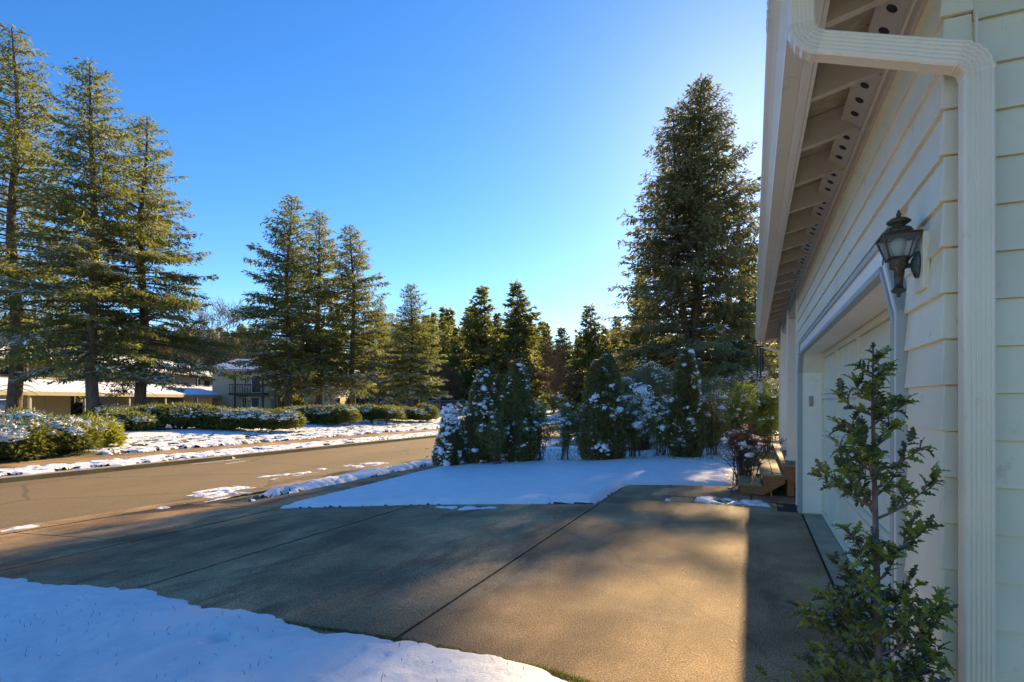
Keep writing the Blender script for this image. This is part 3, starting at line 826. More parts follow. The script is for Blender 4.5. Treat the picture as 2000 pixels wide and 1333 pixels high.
link('pipe', sweep([pA, pM], [slope, slope], HW*.97, HD*.97, DYS), dsp, mats=[M['spout']])
link('pipe', sweep([(pM[0]-.004, pM[1]), pB], [slope, slope], HW*1.0, HD*1.0, DYS), dsp, mats=[M['spout']])
e2 = elbow(pB, slope, down, .075, -1, 10)
link('elbow', sweep(*e2[:2], HW, HD, DYS, e2[2]), dsp, mats=[M['spout']])
pC = e2[0][-1]
link('pipe', sweep([(pC[0], pC[1]+.004), (pC[0], .02)], [down, down], HW*.97, HD*.97, DYS), dsp, mats=[M['spout']])
# keypad on the far jamb
tag(MB().box((.685, DY1-.018, 1.42), (.735, DY1+.0005, 1.555)).build('door_keypad', M['plastic'], bevel=.006), 'small beige keypad on the white jamb of the garage door', 'keypad')
# porch posts, beam, deck
for yv in (10.55, 12.75):
    pst = MB().box((.53, yv-.085, .50), (.70, yv+.085, 3.02)).build('porch_post', M['trim'], house, bevel=.008)
    MB().box((.51, yv-.105, .50), (.72, yv+.105, .56)).build('post_base', M['trim'], pst)
MB().box((.56, Y1+.002, 2.86), (.68, 15.4, 3.12)).build('porch_beam', M['greytrim'], house)
MB().box((.57, Y1-.012, 0.0), (.68, Y1+.075, 3.0)).build('corner_board', M['trim'], house)
far_ds = MB()
far_ds.tube([(.16, 15.3, 2.98), (.18, 15.3, 2.86), (.58, 15.2, 2.70), (.62, 15.2, 2.62), (.62, 15.2, .3)], .035, 8)
far_ds.build('downspout', M['spout'], house)
# icicles on the gutter lip near the corner
for k in range(7):
    yv = 2.30 + k*.055
    MB().lathe([(.006, 0), (.004, -.02-.012*(k % 3)), (.001, -.035-.02*(k % 3))], (.057, yv, 3.075), 6).build('icicle', M['snow'], house)

# ------------------------------------------------------------------ wooden porch steps and deck
stp = thing('porch_steps', 'weathered wooden steps and landing beside the garage, lightly dusted with snow', 'steps', (0, 0, 0))
def plank(x0, x1, y0, y1, z0, z1, name, mat, parent): MB().box((x0, y0, z0), (x1, y1, z1)).build(name, mat, parent, bevel=.004)
levels = [(-.22, .14, .165), (.12, .46, .335), (.42, 1.9, .50)]
YSF = 9.78
for i, (xa, xb, zt) in enumerate(levels):
    n = 2 if i < 2 else 9
    wv = (xb-xa)/n
    for k in range(n):
        plank(xa+k*wv+.003, xa+(k+1)*wv-.003, YSF-.02, 15.0 if i == 2 else 12.4, zt-.035, zt, 'tread', M['tread'], stp)
    MB().box((xa+.03, YSF+.04, zt-.17 if i else .0), (xa+.055, 12.35 if i < 2 else 14.9, zt-.037)).build('riser', M['cedar'], stp)
MB().prism([(-.19, .0), (.16, .0), (.47, .20), (.47, .297), (.15, .297), (.15, .128), (-.19, .128)], 'y', YSF, YSF+.04).build('stringer', M['cedar'], stp)
MB().box((.45, YSF-.002, .26), (1.9, YSF+.038, .462)).build('rim_board', M['cedar'], stp)
MB().box((.50, YSF+.05, 0), (.6, YSF+.15, .26)).build('footing', M['cedar'], stp)
def snowlump(pts, scale, rng_, flat=.55, name='snow'):
    return blobs(np.asarray(pts), scale, rng_, flat)

# ------------------------------------------------------------------ wall lantern
LX, LY, LZ = .507, 2.53, 1.875
lan = thing('wall_lantern', 'aged bronze coach lantern with white bulb on the garage wall', 'lantern', (LX, LY, LZ))
lan.scale = (.87, .87, .87)
MB().lathe([(.006, 0), (.010, .006), (.006, .014), (.022, .020), (.030, .028), (.024, .036), (.017, .042), (.0175, .118), (.034, .124), (.036, .150), (.040, .158), (.043, .164)], (0, 0, 0), 18).build('stem', M['bronze'], lan, True)
def ring4(h, z_): return [(-h, -h, z_), (h, -h, z_), (h, h, z_), (-h, h, z_)]
b0, b1, zb0, zb1 = .040, .070, .166, .262
cg = bpy.data.objects.new('cage', None); COL.objects.link(cg); cg.parent = lan
for k in range(4):
    a = ring4(b0, zb0)[k]; b = ring4(b1, zb1)[k]
    MB().tube([a, b], .0042, 6).build('cage_bar', M['bronze'], cg)
    a2 = ring4(b0, zb0)[(k+1) % 4]; b2 = ring4(b1, zb1)[(k+1) % 4]
    MB().tube([b, b2], .0048, 6).build('cage_bar', M['bronze'], cg)
    MB().tube([a, a2], .0048, 6).build('cage_bar', M['bronze'], cg)
    ins = .97
    MB().poly([(x*ins, y_*ins, z_) for x, y_, z_ in (a, a2, b2, b)] + [(x*ins*.98, y_*ins*.98, z_) for x, y_, z_ in (a, a2, b2, b)],
              [(0, 1, 2, 3), (7, 6, 5, 4), (0, 4, 5, 1), (1, 5, 6, 2), (2, 6, 7, 3), (3, 7, 4, 0)]).build('pane', M['lampglass'], cg)
MB().lathe([(.072*1.38, .262), (.070*1.36, .266), (.062, .274), (.056, .290), (.040, .300), (.022, .304)], (0, 0, 0), 4, math.pi/4).build('canopy', M['bronze'], lan)
MB().lathe([(.056, .270), (.054, .286), (.044, .298), (.026, .304), (.022, .308), (.034, .316), (.046, .324), (.045, .329), (.030, .340), (.014, .345), (.007, .349), (.010, .357), (.009, .364), (.005, .368), (.006, .373), (.001, .379)], (0, 0, 0), 20).build('finial', M['bronze'], lan, True)
MB().lathe([(.012, .166), (.014, .178), (.022, .198), (.028, .218), (.029, .232), (.024, .246), (.012, .255), (.002, .257)], (0, 0, 0), 16).build('bulb', M['bulb'], lan, True)
m = MB(); ax = (WX-LX-.022)/.87
prof_ = [(.042, 0), (.044, .006), (.040, .012), (.026, .016), (.022, .022), (.012, .026)]
me_ = MB().lathe(prof_, (0, 0, 0), 20).mesh('backplate', True)
bp = link('backplate', me_, lan, (ax, 0, .135), [M['verdigris']]); bp.rotation_euler = (0, -math.pi/2, 0); bp.scale = (1.35, 1, 1)
MB().tube([(ax-.01, 0, .135), (ax-.035, 0, .132), (.02, 0, .140)], [.012, .010, .011], 10).build('arm', M['bronze'], lan, True)
MB().box((ax+.002, -.075, .02), (ax+.026, .075, .26)).build('mounting_block', M['siding'], lan, bevel=.004)

# ------------------------------------------------------------------ wind chime at the far end of the eave
wc = thing('wind_chime', 'dark tube wind chime hanging from the far end of the eave', 'wind chime', (.16, 14.6, 2.94))
MB().lathe([(.09, -.16), (.09, -.14)], (0, 0, 0), 14).build('disc', M['cable'], wc)
for k in range(5):
    a = k*2*math.pi/5
    MB().tube([(.065*math.cos(a), .065*math.sin(a), -.20), (.065*math.cos(a), .065*math.sin(a), -.72-.05*k)], .016, 8).build('tube', M['cable'], wc)
MB().tube([(0, 0, .05), (0, 0, -1.0)], .004, 5).build('cord', M['cable'], wc)
MB().box((-.06, -.006, -1.25), (.06, .006, -.98)).build('sail', M['steel'], wc, bevel=.005)
# small grey post beside the hedge
bo = thing('bollard_light', 'short grey round post in the snow beside the snowy cone shrub', 'post', (*R(917, 15.6), gz(*R(917, 15.6))))
MB().lathe([(.085, 0), (.085, .34), (.082, .35)], (0, 0, 0), 18).build('post', M['steel'], bo, True)
MB().lathe([(.092, .352), (.092, .38), (.07, .40), (.0, .405)], (0, 0, 0), 18).build('cap', M['snow'], bo, True)

# ------------------------------------------------------------------ vegetation builders
def ico():
    bm = bmesh.new(); bmesh.ops.create_icosphere(bm, subdivisions=2, radius=1)
    V = np.array([v.co[:] for v in bm.verts]); Fc = np.array([[v.index for v in f.verts] for f in bm.faces]); bm.free()
    return V, Fc
IV, IF = ico()
bm_ = bmesh.new(); bmesh.ops.create_icosphere(bm_, subdivisions=1, radius=1)
IV1 = np.array([v.co[:] for v in bm_.verts]); IF1 = np.array([[v.index for v in f.verts] for f in bm_.faces]); bm_.free()
def blobs(C, size, rng, flat=.6, hi=False):
    """snow lumps: uneven little balls around centres C, radii size"""
    C = np.asarray(C, float); n = len(C); B, Fb = (IV, IF) if hi else (IV1, IF1)
    s = np.broadcast_to(np.asarray(size, float), (n,))
    k = 1 + rng.normal(0, .22, (n, len(B)))
    sc = np.stack([rng.uniform(.8, 1.5, n), rng.uniform(.8, 1.5, n), np.full(n, flat)*rng.uniform(.7, 1.2, n)], -1)
    V = C[:, None] + B[None]*k[..., None]*sc[:, None]*s[:, None, None]
    Fq = Fb[None] + (np.arange(n)*len(B))[:, None, None]
    return V.reshape(-1, 3), Fq.reshape(-1, 3)
def blob_obj(name, C, size, seed, parent, flat=.6):
    rng = np.random.default_rng(seed)
    C = np.asarray(C); sz = np.broadcast_to(np.asarray(size, float), (len(C),))
    V, Fq = blobs(C, sz*.92, rng, flat*.85)
    k = 4; Cc = np.repeat(C, k, 0) + rng.normal(0, 1, (len(C)*k, 3))*np.repeat(sz, k)[:, None]*[1.0, 1.0, .65]
    nn = len(Cc); D = norm(rng.normal(0, 1, (nn, 3))*[1, 1, .45])
    V2, F2 = diamonds(Cc, D, norm(rng.normal(0, .5, (nn, 3))+[0, 0, 1.]), np.repeat(sz, k)*rng.uniform(.6, 1.4, nn), np.repeat(sz, k)*rng.uniform(.35, .8, nn))
    F2 = np.concatenate([F2[:, [0, 1, 2]], F2[:, [0, 2, 3]]]) + len(V)
    V = np.concatenate([V, V2]); Fq = np.concatenate([Fq, F2])
    return tag(link(name, npmesh(name, V, Fq, True), parent, mats=[M['snow']]), kind='stuff')

def conifer(seed, H, z0, Rr, nb, dens=4.2, sl=.34, sw=.085, prof_pow=.8, droop=.22, snow=.10, gap=.12, trunk_r=.28, lean=0, top2=None, bare=0):
    """one conifer as (trunk mesh, crown mesh, snow mesh) in local coordinates"""
    rng = np.random.default_rng(seed)
    PB, DD, UU, LL, WW = [], [], [], [], []
    SP, SD, SU, SL_, SW_ = [], [], [], [], []
    wood = MB()
    def tx(h): return np.array([lean*(h/H)**2 + .12*math.sin(h*.45+seed), .12*math.cos(h*.37+seed), h])
    hs = np.linspace(-.3, H, 16)
    wood.tube([tuple(tx(h)) for h in hs], [trunk_r*max(.03, (1-max(h, 0)/H))**.8*(1.25 if h < .3 else 1)+.015 for h in hs], 9)
    def leader(off, H_, z0_, R_, nb_, seedoff):
        for i in range(nb_):
            t = ((i + rng.uniform(0, 1))/nb_)**.92
            h = z0_ + (H_-z0_)*t
            az = i*2.39996 + rng.normal(0, .35) + seedoff
            low = min(1, .55 + 3.2*t)
            if rng.random() < gap: low *= .45
            irr = .62 + .80*float(fbm(np.array(az*.9 % 6.28*1.1), np.array(h*.42), seed+3, 2))
            ln = R_*((1-t)**prof_pow)*low*irr*rng.uniform(.70, 1.12) + .22
            out = np.array([math.cos(az), math.sin(az), 0]); per = np.array([-out[1], out[0], 0])
            a = -.10 + .75*t + rng.normal(0, .08); b = droop*rng.uniform(.6, 1.5)*(1-t*.6); c_ = b*.75
            base = tx(h) + off
            def pos(s): 
                s = np.asarray(s)[..., None]
                return base + out*ln*s + np.array([0, 0, 1.])*ln*(a*s - b*s*s*1.2 + c_*s**3)
            pth = pos(np.linspace(0, .93, 5))
            r0 = .012 + .011*ln
            wood.tube([tuple(q) for q in pth], [r0, r0*.8, r0*.6, r0*.4, r0*.2], 4, False)
            nbl = max(3, int(ln*dens)); 
            s0 = .06 if t > .5 else .16 + .12*rng.random()
            s = np.sort(rng.uniform(s0, 1, nbl)); s = np.repeat(s, 2); side = np.tile([1., -1.], nbl)
            bp = pos(s)
            phi = rng.normal(.95, .18, len(s))*(1.05-.35*s)
            d = norm(out[None]*np.cos(phi)[:, None] + per[None]*(side*np.sin(phi))[:, None] + np.array([0, 0, 1.])*(rng.normal(-.10, .16, len(s))+.12*t)[:, None])
            bl = (.36*ln*(1-s)**.75 + .20 + .10*ln*(s > .5)*(1-s))*rng.uniform(.55, 1.2, len(s))
            m = np.maximum(2, (bl/.15).astype(int))
            ii = np.repeat(np.arange(len(s)), m)
            q = rng.uniform(.05, 1, len(ii))
            p0 = bp[ii] + d[ii]*(bl[ii]*q)[:, None] + rng.normal(0, .035, (len(ii), 3))
            sdv = norm(d[ii] + rng.normal(0, .42, (len(ii), 3)) + np.array([0, 0, -.42]))
            L = sl*rng.uniform(.55, 1.2, len(ii)); W = sw*rng.uniform(.6, 1.3, len(ii))
            U = norm(np.array([0, 0, 1.]) + rng.normal(0, .55, (len(ii), 3)))
            PB.append(p0); DD.append(sdv); UU.append(U); LL.append(L); WW.append(W)
            # needles on the branch axis
            k = max(3, int(ln*6)); s2 = rng.uniform(s0, 1, k); p2 = pos(s2) + rng.normal(0, .03, (k, 3))
            PB.append(p2); DD.append(norm(out + rng.normal(0, .5, (k, 3)))); UU.append(norm(np.array([0, 0, 1.])+rng.normal(0, .5, (k, 3)))); LL.append(sl*rng.uniform(.6, 1.2, k)); WW.append(sw*rng.uniform(.7, 1.3, k))
            # snow lying on top of some boughs
            if rng.random() < snow*(1.6-t*1.3)*2.2:
                pick = rng.random(len(ii)) < .5*rng.uniform(.3, 1)
                pick &= (np.abs(s[ii]-rng.uniform(.4, .95)) < .3)
                if pick.any():
                    n_ = int(pick.sum())
                    SP.append(p0[pick]+np.array([0, 0, .05])); dd = sdv[pick].copy(); dd[:, 2] *= .3; SD.append(norm(dd))
                    SU.append(norm(np.array([0, 0, 1.])+rng.normal(0, .25, (n_, 3)))); SL_.append(L[pick]*1.05); SW_.append(W[pick]*1.9)
    leader(np.zeros(3), H, z0, Rr, nb, 0)
    if top2:
        off, H2, zz, R2, n2 = top2
        leader(np.array(off), H2, zz, R2, n2, 1.3)
        wood.tube([tuple(tx(z0+1)), (off[0]*.8, off[1]*.8, zz), (off[0], off[1], H2)], [trunk_r*.5, trunk_r*.45, .02], 7)
    for i in range(bare):               # dead snags under the crown
        h = rng.uniform(z0*.35, z0*1.02); az = rng.uniform(0, 6.28); l_ = rng.uniform(.6, 2.2)
        b = tx(h); o = np.array([math.cos(az), math.sin(az), 0])
        wood.tube([tuple(b), tuple(b+o*l_*.6+[0, 0, -.15*l_]), tuple(b+o*l_+[0, 0, -.42*l_])], [.03, .018, .006], 4, False)
    V, Fq = diamonds(np.concatenate(PB), np.concatenate(DD), np.concatenate(UU), np.concatenate(LL), np.concatenate(WW))
    crown = npmesh('crown', V, Fq)
    sm = None
    if SP:
        V, Fq = diamonds(np.concatenate(SP), np.concatenate(SD), np.concatenate(SU), np.concatenate(SL_), np.concatenate(SW_))
        sm = npmesh('snow', V, Fq)
    return wood.mesh('trunk', True), crown, sm
PROTO = {}
def make_tree(kind, name, label, loc, scale, rz, group, mat=None, sxy=1.):
    if kind not in PROTO:
        PROTO[kind] = None
    tr, cr, sn = TREES[kind]
    t = thing(name, label, 'tree', (loc[0], loc[1], gz(*loc)-.05), rz, group)
    t.scale = (scale*sxy, scale*sxy, scale)
    for nm, me, mt in (('trunk', tr, 'bark'), ('crown', cr, TMAT[kind]), ('snow', sn, 'snow')):
        if me is None: continue
        if not me.materials: me.materials.append(M[mt])
        o = link(nm, me, t)
        if nm == 'snow': o['kind'] = 'stuff'
    return t
TREES = {
    'tallC': conifer(29, 25, 3.6, 6.6, 200, 6.4, .34, .095, .74, .40, .16, .2, .40, .3, None, 20),
    'tallA': conifer(11, 27, 4.2, 6.2, 205, 6.4, .34, .095, .66, .40, .14, .18, .42, 0, None, 22),
    'tallB': conifer(23, 25, 3.8, 6.2, 200, 6.4, .34, .095, .64, .42, .15, .2, .40, -.5, None, 18),
    'midA': conifer(37, 19, 2.8, 5.5, 180, 6.2, .38, .105, .78, .26, .22, .12, .30, .2, None, 10),
    'midB': conifer(41, 18, 2.6, 5.2, 180, 6.2, .38, .105, .80, .26, .22, .12, .28, 0, None, 8),
    'big': conifer(59, 22, 1.0, 7.3, 430, 5.0, .36, .10, .74, .24, .05, .05, .48, .3, ((-1.7, -.3, 0), 20.2, 9, 3.6, 110), 6),
    'woodA': conifer(67, 20, .8, 5.6, 150, 3.4, .75, .30, .85, .20, .0, .08, .30),
    'woodB': conifer(71, 20, .8, 5.2, 150, 3.4, .75, .30, .95, .26, .0, .10, .28),
}
TMAT = dict(tallC='fir', tallA='fir', tallB='fir', midA='fir', midB='fir', big='firdark', woodA='fir', woodB='fir')
def tree_at(kind, px, top, Z, name, label, group, rz=0., sxy=1.):
    Hk = dict(tallC=25, tallA=27, tallB=25, midA=19, midB=18, big=22, woodA=20, woodB=20)[kind]
    loc = R(px, Z); h = hgt(top, Z) - gz(*loc)
    return make_tree(kind, name, label, loc, h/Hk, rz, group, None, sxy)
G1 = 'tall firs before the carport'
tree_at('tallA', 28, 55, 37, 'fir_tree', 'tallest fir at the left photo edge, thick bare lower trunk before the carport', G1, .3, 1.05)
tree_at('tallB', 182, 130, 32, 'fir_tree', 'leaning-topped fir with bare trunk, middle of the three before the carport', G1, 2.4, 1.0)
tree_at('tallC', 276, 232, 36, 'fir_tree', 'broad fir with long right-hand boughs, rightmost of the three before the carport', G1, .2, 1.12)
G2 = 'firs before the apartment wing'
tree_at('midA', 562, 382, 47, 'fir_tree', 'fir with the tallest top of the group beside the apartment balcony', G2, .4)
tree_at('midB', 622, 415, 52, 'fir_tree', 'dense fir between two others before the apartment side wall', G2, 1.9)
tree_at('midA', 690, 442, 50, 'fir_tree', 'snow-dusted fir on the right of the trio before the apartments', G2, 3.6)
tree_at('midB', 804, 556, 50, 'fir_tree', 'lone yellow-green fir past the hedge end, left of the snowy cone shrub', G2, .9, 1.15)
tree_at('midB', 742, 582, 66, 'fir_tree', 'slim pointed fir just left of the lone yellow-green one', 'firs behind the hedge end', 4.1, .8)
tree_at('midA', 765, 612, 72, 'fir_tree', 'short fir tucked behind the lone yellow-green one', 'firs behind the hedge end', 5.1, .8)
GB = tree_at('big', 1362, 160, 42.5, 'spruce_tree', 'huge dark double-topped spruce behind the hedge beside the house', 'spruces behind the hedge', .35, .94)
tree_at('woodB', 1462, 480, 64, 'spruce_tree', 'dark spruce half hidden behind the right side of the huge spruce', 'spruces behind the hedge', 1.1, 1.1)
tree_at('woodA', 1252, 540, 66, 'spruce_tree', 'dark spruce showing behind the left side of the huge spruce', 'spruces behind the hedge', 2.1, .9)
tree_at('woodB', 1560, 480, 66, 'spruce_tree', 'spruce standing behind the porch, hidden by the house wall', 'spruces behind the hedge', .6, 1.2)
wood = [(868, 628, 95, 'woodB', 'narrow dark fir at the left end of the far wood'), (893, 640, 85, 'woodA', 'low fir right beside the narrow dark one in the far wood'),
        (915, 602, 92, 'woodB', 'dark blue-green fir left of the pointed tall one in the far wood'), (940, 562, 80, 'woodA', 'tall pointed fir left of the broad-topped one in the far wood'),
        (972, 612, 76, 'woodB', 'fir just left of the broad-topped one in the far wood'), (1010, 553, 72, 'woodA', 'broad-topped tallest fir of the far wood above the arborvitae pair'),
        (1036, 640, 90, 'woodB', 'low fir at the right foot of the broad-topped one'), (1062, 672, 104, 'woodA', 'small distant fir at the left of the bare brown thicket'),
        (1128, 662, 98, 'woodB', 'small distant fir at the right of the bare brown thicket'), (1152, 598, 66, 'woodA', 'open-branched fir left of the huge double-topped spruce'),
        (1182, 640, 62, 'woodB', 'fir touching the left boughs of the huge double-topped spruce'), (842, 622, 100, 'woodA', 'distant fir right behind the lone yellow-green one'),
        (1098, 640, 108, 'woodA', 'hazy distant fir rising behind the bare brown thicket'), (1205, 618, 100, 'woodB', 'distant fir between the open-branched fir and the huge spruce'), (1068, 632, 112, 'woodB', 'far pointed fir right of the broad-topped one, behind the thicket'),
        (715, 640, 100, 'woodA', 'distant fir showing between the trio and the lone yellow-green one')]
for i, (px, top, Z, k, lab) in enumerate(wood):
    tree_at(k, px, top, Z, 'fir_tree', lab, 'firs of the far wood', i*1.7, 1.15 if k == 'woodA' else 1.0)

def bare_tree(seed, H, spread=.55, depth=5, r0=.12, nstem=1, kids=3):
    rng_ = random.Random(seed); wb = MB()
    def grow(p, d, L, r, k):
        q = p; pts = [p]; rad = [r]
        for i in range(3):
            d = (d + Vector((rng_.gauss(0, .12), rng_.gauss(0, .12), rng_.gauss(.06, .08)))).normalized()
            q = q + d*L/3; pts.append(q); rad.append(r*(1-.22*(i+1)))
        wb.tube([tuple(x) for x in pts], [max(.012, x) for x in rad], 5 if k > 2 else 3, False)
        if k == 0: return
        for _ in range(kids + (1 if rng_.random() < .4 else 0)):
            f = rng_.choice((1, 2, 3)); a = Vector((rng_.gauss(0, 1), rng_.gauss(0, 1), rng_.gauss(0, .5))).normalized()
            nd = (d*(1-spread*.5) + a*spread).normalized(); nd.z = abs(nd.z)*.8+.15; nd.normalize()
            grow(pts[f], nd, L*rng_.uniform(.58, .8), rad[f]*.62, k-1)
    for s in range(nstem):
        a = rng_.uniform(0, 6.28)
        grow(Vector((.2*math.cos(a), .2*math.sin(a), 0)) if nstem > 1 else Vector((0, 0, 0)), Vector((.25*math.cos(a), .25*math.sin(a), 1)).normalized() if nstem > 1 else Vector((0, 0, 1)), H*.36, r0, depth)
    return wb.mesh('branches', True)
BARE = [bare_tree(3, 13, .55, 6, .17, 1), bare_tree(8, 11, .5, 5, .10, 4), bare_tree(15, 12, .6, 6, .12, 1)]
def bare_at(px, top, Z, k, label, rz, mt='twig', grp='bare deciduous trees'):
    me = BARE[k]; loc = R(px, Z); hh = max(v.co.z for v in me.vertices); s = (hgt(top, Z)-gz(*loc))/hh
    t = thing('bare_tree', label, 'tree', (*loc, gz(*loc)-.05), rz, grp); t.scale = (s, s, s)
    o = link('branches', me, t)
    if not me.materials: me.materials.append(M['twig'])
    if mt != 'twig':
        o.material_slots[0].link = 'OBJECT'; o.material_slots[0].material = M[mt]
    return t
for i, (px, top, Z, k, lab, mt) in enumerate([
        (462, 572, 96, 0, 'tall pale bare tree behind the apartment roofs left of the balcony fir', 'twig'), (498, 602, 100, 2, 'pale bare tree touching the left boughs of the balcony fir', 'twig'),
        (425, 618, 94, 1, 'low brown bare tree behind the apartment roof, left of the tall pale one', 'twigbrown'), (400, 632, 92, 1, 'brown bare tree above the apartment roof right of the broad fir trunk', 'twigbrown'),
        (310, 600, 86, 1, 'brown bare tree behind the apartment roof right of the third fir trunk', 'twigbrown'), (215, 590, 82, 2, 'brown bare tree behind the apartment roof between the second and third firs', 'twigbrown'),
        (105, 585, 78, 1, 'brown bare tree behind the apartment roof between the first and second firs', 'twigbrown'), (5, 580, 76, 2, 'brown bare tree behind the apartment roof at the left photo edge', 'twigbrown'),
        (1068, 668, 96, 1, 'brown bare tree at the left of the far thicket', 'twigbrown'), (1092, 655, 88, 0, 'tall brown bare tree in the middle of the far thicket', 'twigbrown'),
        (1118, 672, 92, 1, 'brown bare tree at the right of the far thicket', 'twigbrown'), (1080, 690, 70, 1, 'low brown bare tree in front of the far thicket', 'twigbrown'),
        (1105, 700, 64, 1, 'lowest bare brown bush-like tree before the far thicket', 'twigbrown'), (1215, 660, 80, 2, 'bare brown tree behind the left boughs of the huge spruce', 'twigbrown'),
        (880, 690, 74, 1, 'low bare brown tree before the left end of the far wood', 'twigbrown'), (1000, 690, 66, 1, 'low bare brown tree before the broad-topped fir', 'twigbrown'),
        (1430, 650, 60, 1, 'bare brown tree behind the right side of the huge spruce', 'twigbrown')]):
    bare_at(px, top, Z, k, lab, i*2.1, mt)

# ------------------------------------------------------------------ far wood that reads as one mass
def far_wood():
    rng = np.random.default_rng(90); Vs = []; n0 = 0; Fs = []
    for i in range(290):
        px = rng.uniform(-350, 2100); Z = rng.uniform(118, 165)
        x, y_ = R(px, Z); H = float(np.interp(px, [-350, 500, 780, 860, 1040, 1075, 1120, 1180, 2100], [19, 19, 19, 23, 23, 16, 16, 19, 20]))*rng.uniform(.80, 1.10)*Z/140; Rr = H*.16
        n = 1000
        t = rng.uniform(0, 1, n)**1.2; a = rng.uniform(0, 6.28, n); rr = Rr*(1-t)**.9*np.sqrt(rng.uniform(.2, 1, n))
        Pp = np.column_stack([x+rr*np.cos(a), y_+rr*np.sin(a), H*t])
        D = norm(np.column_stack([np.cos(a), np.sin(a), rng.normal(-.2, .3, n)])); U = norm(np.array([0, 0, 1.])+rng.normal(0, .6, (n, 3)))
        V, Fq = diamonds(Pp, D, U, rng.uniform(.7, 1.5, n), rng.uniform(.4, .9, n))
        Vs.append(V); Fs.append(Fq+n0); n0 += len(V)
    o = link('far_wood', npmesh('far_wood', np.concatenate(Vs), np.concatenate(Fs)), mats=[M['fir']])
    tag(o, 'distant conifer wood closing the view behind houses and hedge', 'wood', kind='stuff')
far_wood()

# ------------------------------------------------------------------ shrubs
def rand_dirs(rng, n, zmin=-.3):
    v = rng.normal(0, 1, (n*3, 3)); v = norm(v); v = v[v[:, 2] > zmin]
    return v[:n]
def column_shrub(name, label, loc, H, rad, seed, n=13000, nsnow=260, mat='arb', pointed=.55, snowbig=1., group=None, lobes=1, card=.085, snow_top=False):
    rng = np.random.default_rng(seed)
    t = thing(name, label, 'shrub', (loc[0], loc[1], gz(*loc)), rng.uniform(0, 6.28), group)
    def prof(u): return rad*np.clip((1-u)**pointed, 0, 1)*np.clip(.72+u*2.2, 0, 1)
    offs = [np.zeros(3)] + [np.array([rng.uniform(-.5, .5)*rad*1.3, rng.uniform(-.4, .4)*rad, 0]) for _ in range(lobes-1)]
    PB, DD = [], []; SC = []; SS = []
    core = MB(); stems = MB()
    for k, of in enumerate(offs):
        Hk = H*(1 if k == 0 else rng.uniform(.8, .97)); m = n//lobes
        u = rng.uniform(.0, 1, m)**1.15; a = rng.uniform(0, 6.28, m)
        lump = 1+.22*(fbm(a*2.2+k*7, u*H*3.2, seed, 3)-.5)*2 + .10*(fbm(a*6, u*H*9, seed+3, 2)-.5)*2
        r = prof(u)*lump*rng.uniform(.72, 1.05, m)
        out = np.column_stack([np.cos(a), np.sin(a), np.zeros(m)])
        p_ = out*r[:, None] + of; p_[:, 2] = .06+u*Hk*.985
        PB.append(p_); DD.append(norm(out*.75+np.array([0, 0, .75])+rng.normal(0, .38, (m, 3))))
        us = np.linspace(.02, .96, 12)
        core.lathe([(max(.01, .74*float(prof(q))), .06+q*Hk*.97) for q in us], tuple(of), 10)
        stems.tube([tuple(of+[0, 0, -.05]), tuple(of*.9+[0, 0, H*.5])], [.05, .03], 6)
        c = int(nsnow/lobes)
        c = int(c*.9); us = rng.uniform(.0, 1, c*4) ; a = rng.uniform(0, 6.28, c*4)
        keep = fbm(a*1.6+k*3, us*H*2.6, seed+8, 2) > .54
        us, a = us[keep][:c], a[keep][:c]
        r = prof(us)*rng.uniform(.90, 1.06, len(us)); q = np.column_stack([r*np.cos(a), r*np.sin(a), .06+us*Hk])+of
        SC.append(q); SS.append(rng.gamma(2.2, .017, len(us))*snowbig+.012)
        tip = np.column_stack([rng.normal(0, .05, 6), rng.normal(0, .05, 6), Hk*rng.uniform(.93, 1.0, 6)])+of
        SC.append(tip); SS.append(rng.uniform(.03, .065, 6)*snowbig)
        if snow_top:
            us = rng.uniform(.45, 1, 70); a = rng.uniform(0, 6.28, 70); r = prof(us)*rng.uniform(.6, 1.03, 70)
            SC.append(np.column_stack([r*np.cos(a), r*np.sin(a), .08+us*Hk])+of); SS.append(rng.uniform(.05, .12, 70)*snowbig)
    Pp = np.concatenate(PB); D = np.concatenate(DD); nn = len(Pp)
    V, Fq = diamonds(Pp, D, rng.normal(0, 1, (nn, 3)), card*rng.uniform(.6, 1.4, nn), card*.42*rng.uniform(.6, 1.3, nn))
    link('foliage', npmesh('foliage', V, Fq), t, mats=[M[mat]])
    core.build('inner_growth', M[mat], t)
    stems.build('stem', M['stem'], t)
    blob_obj('snow', np.concatenate(SC), np.concatenate(SS)*.82, seed+1, t, .85)
    return t
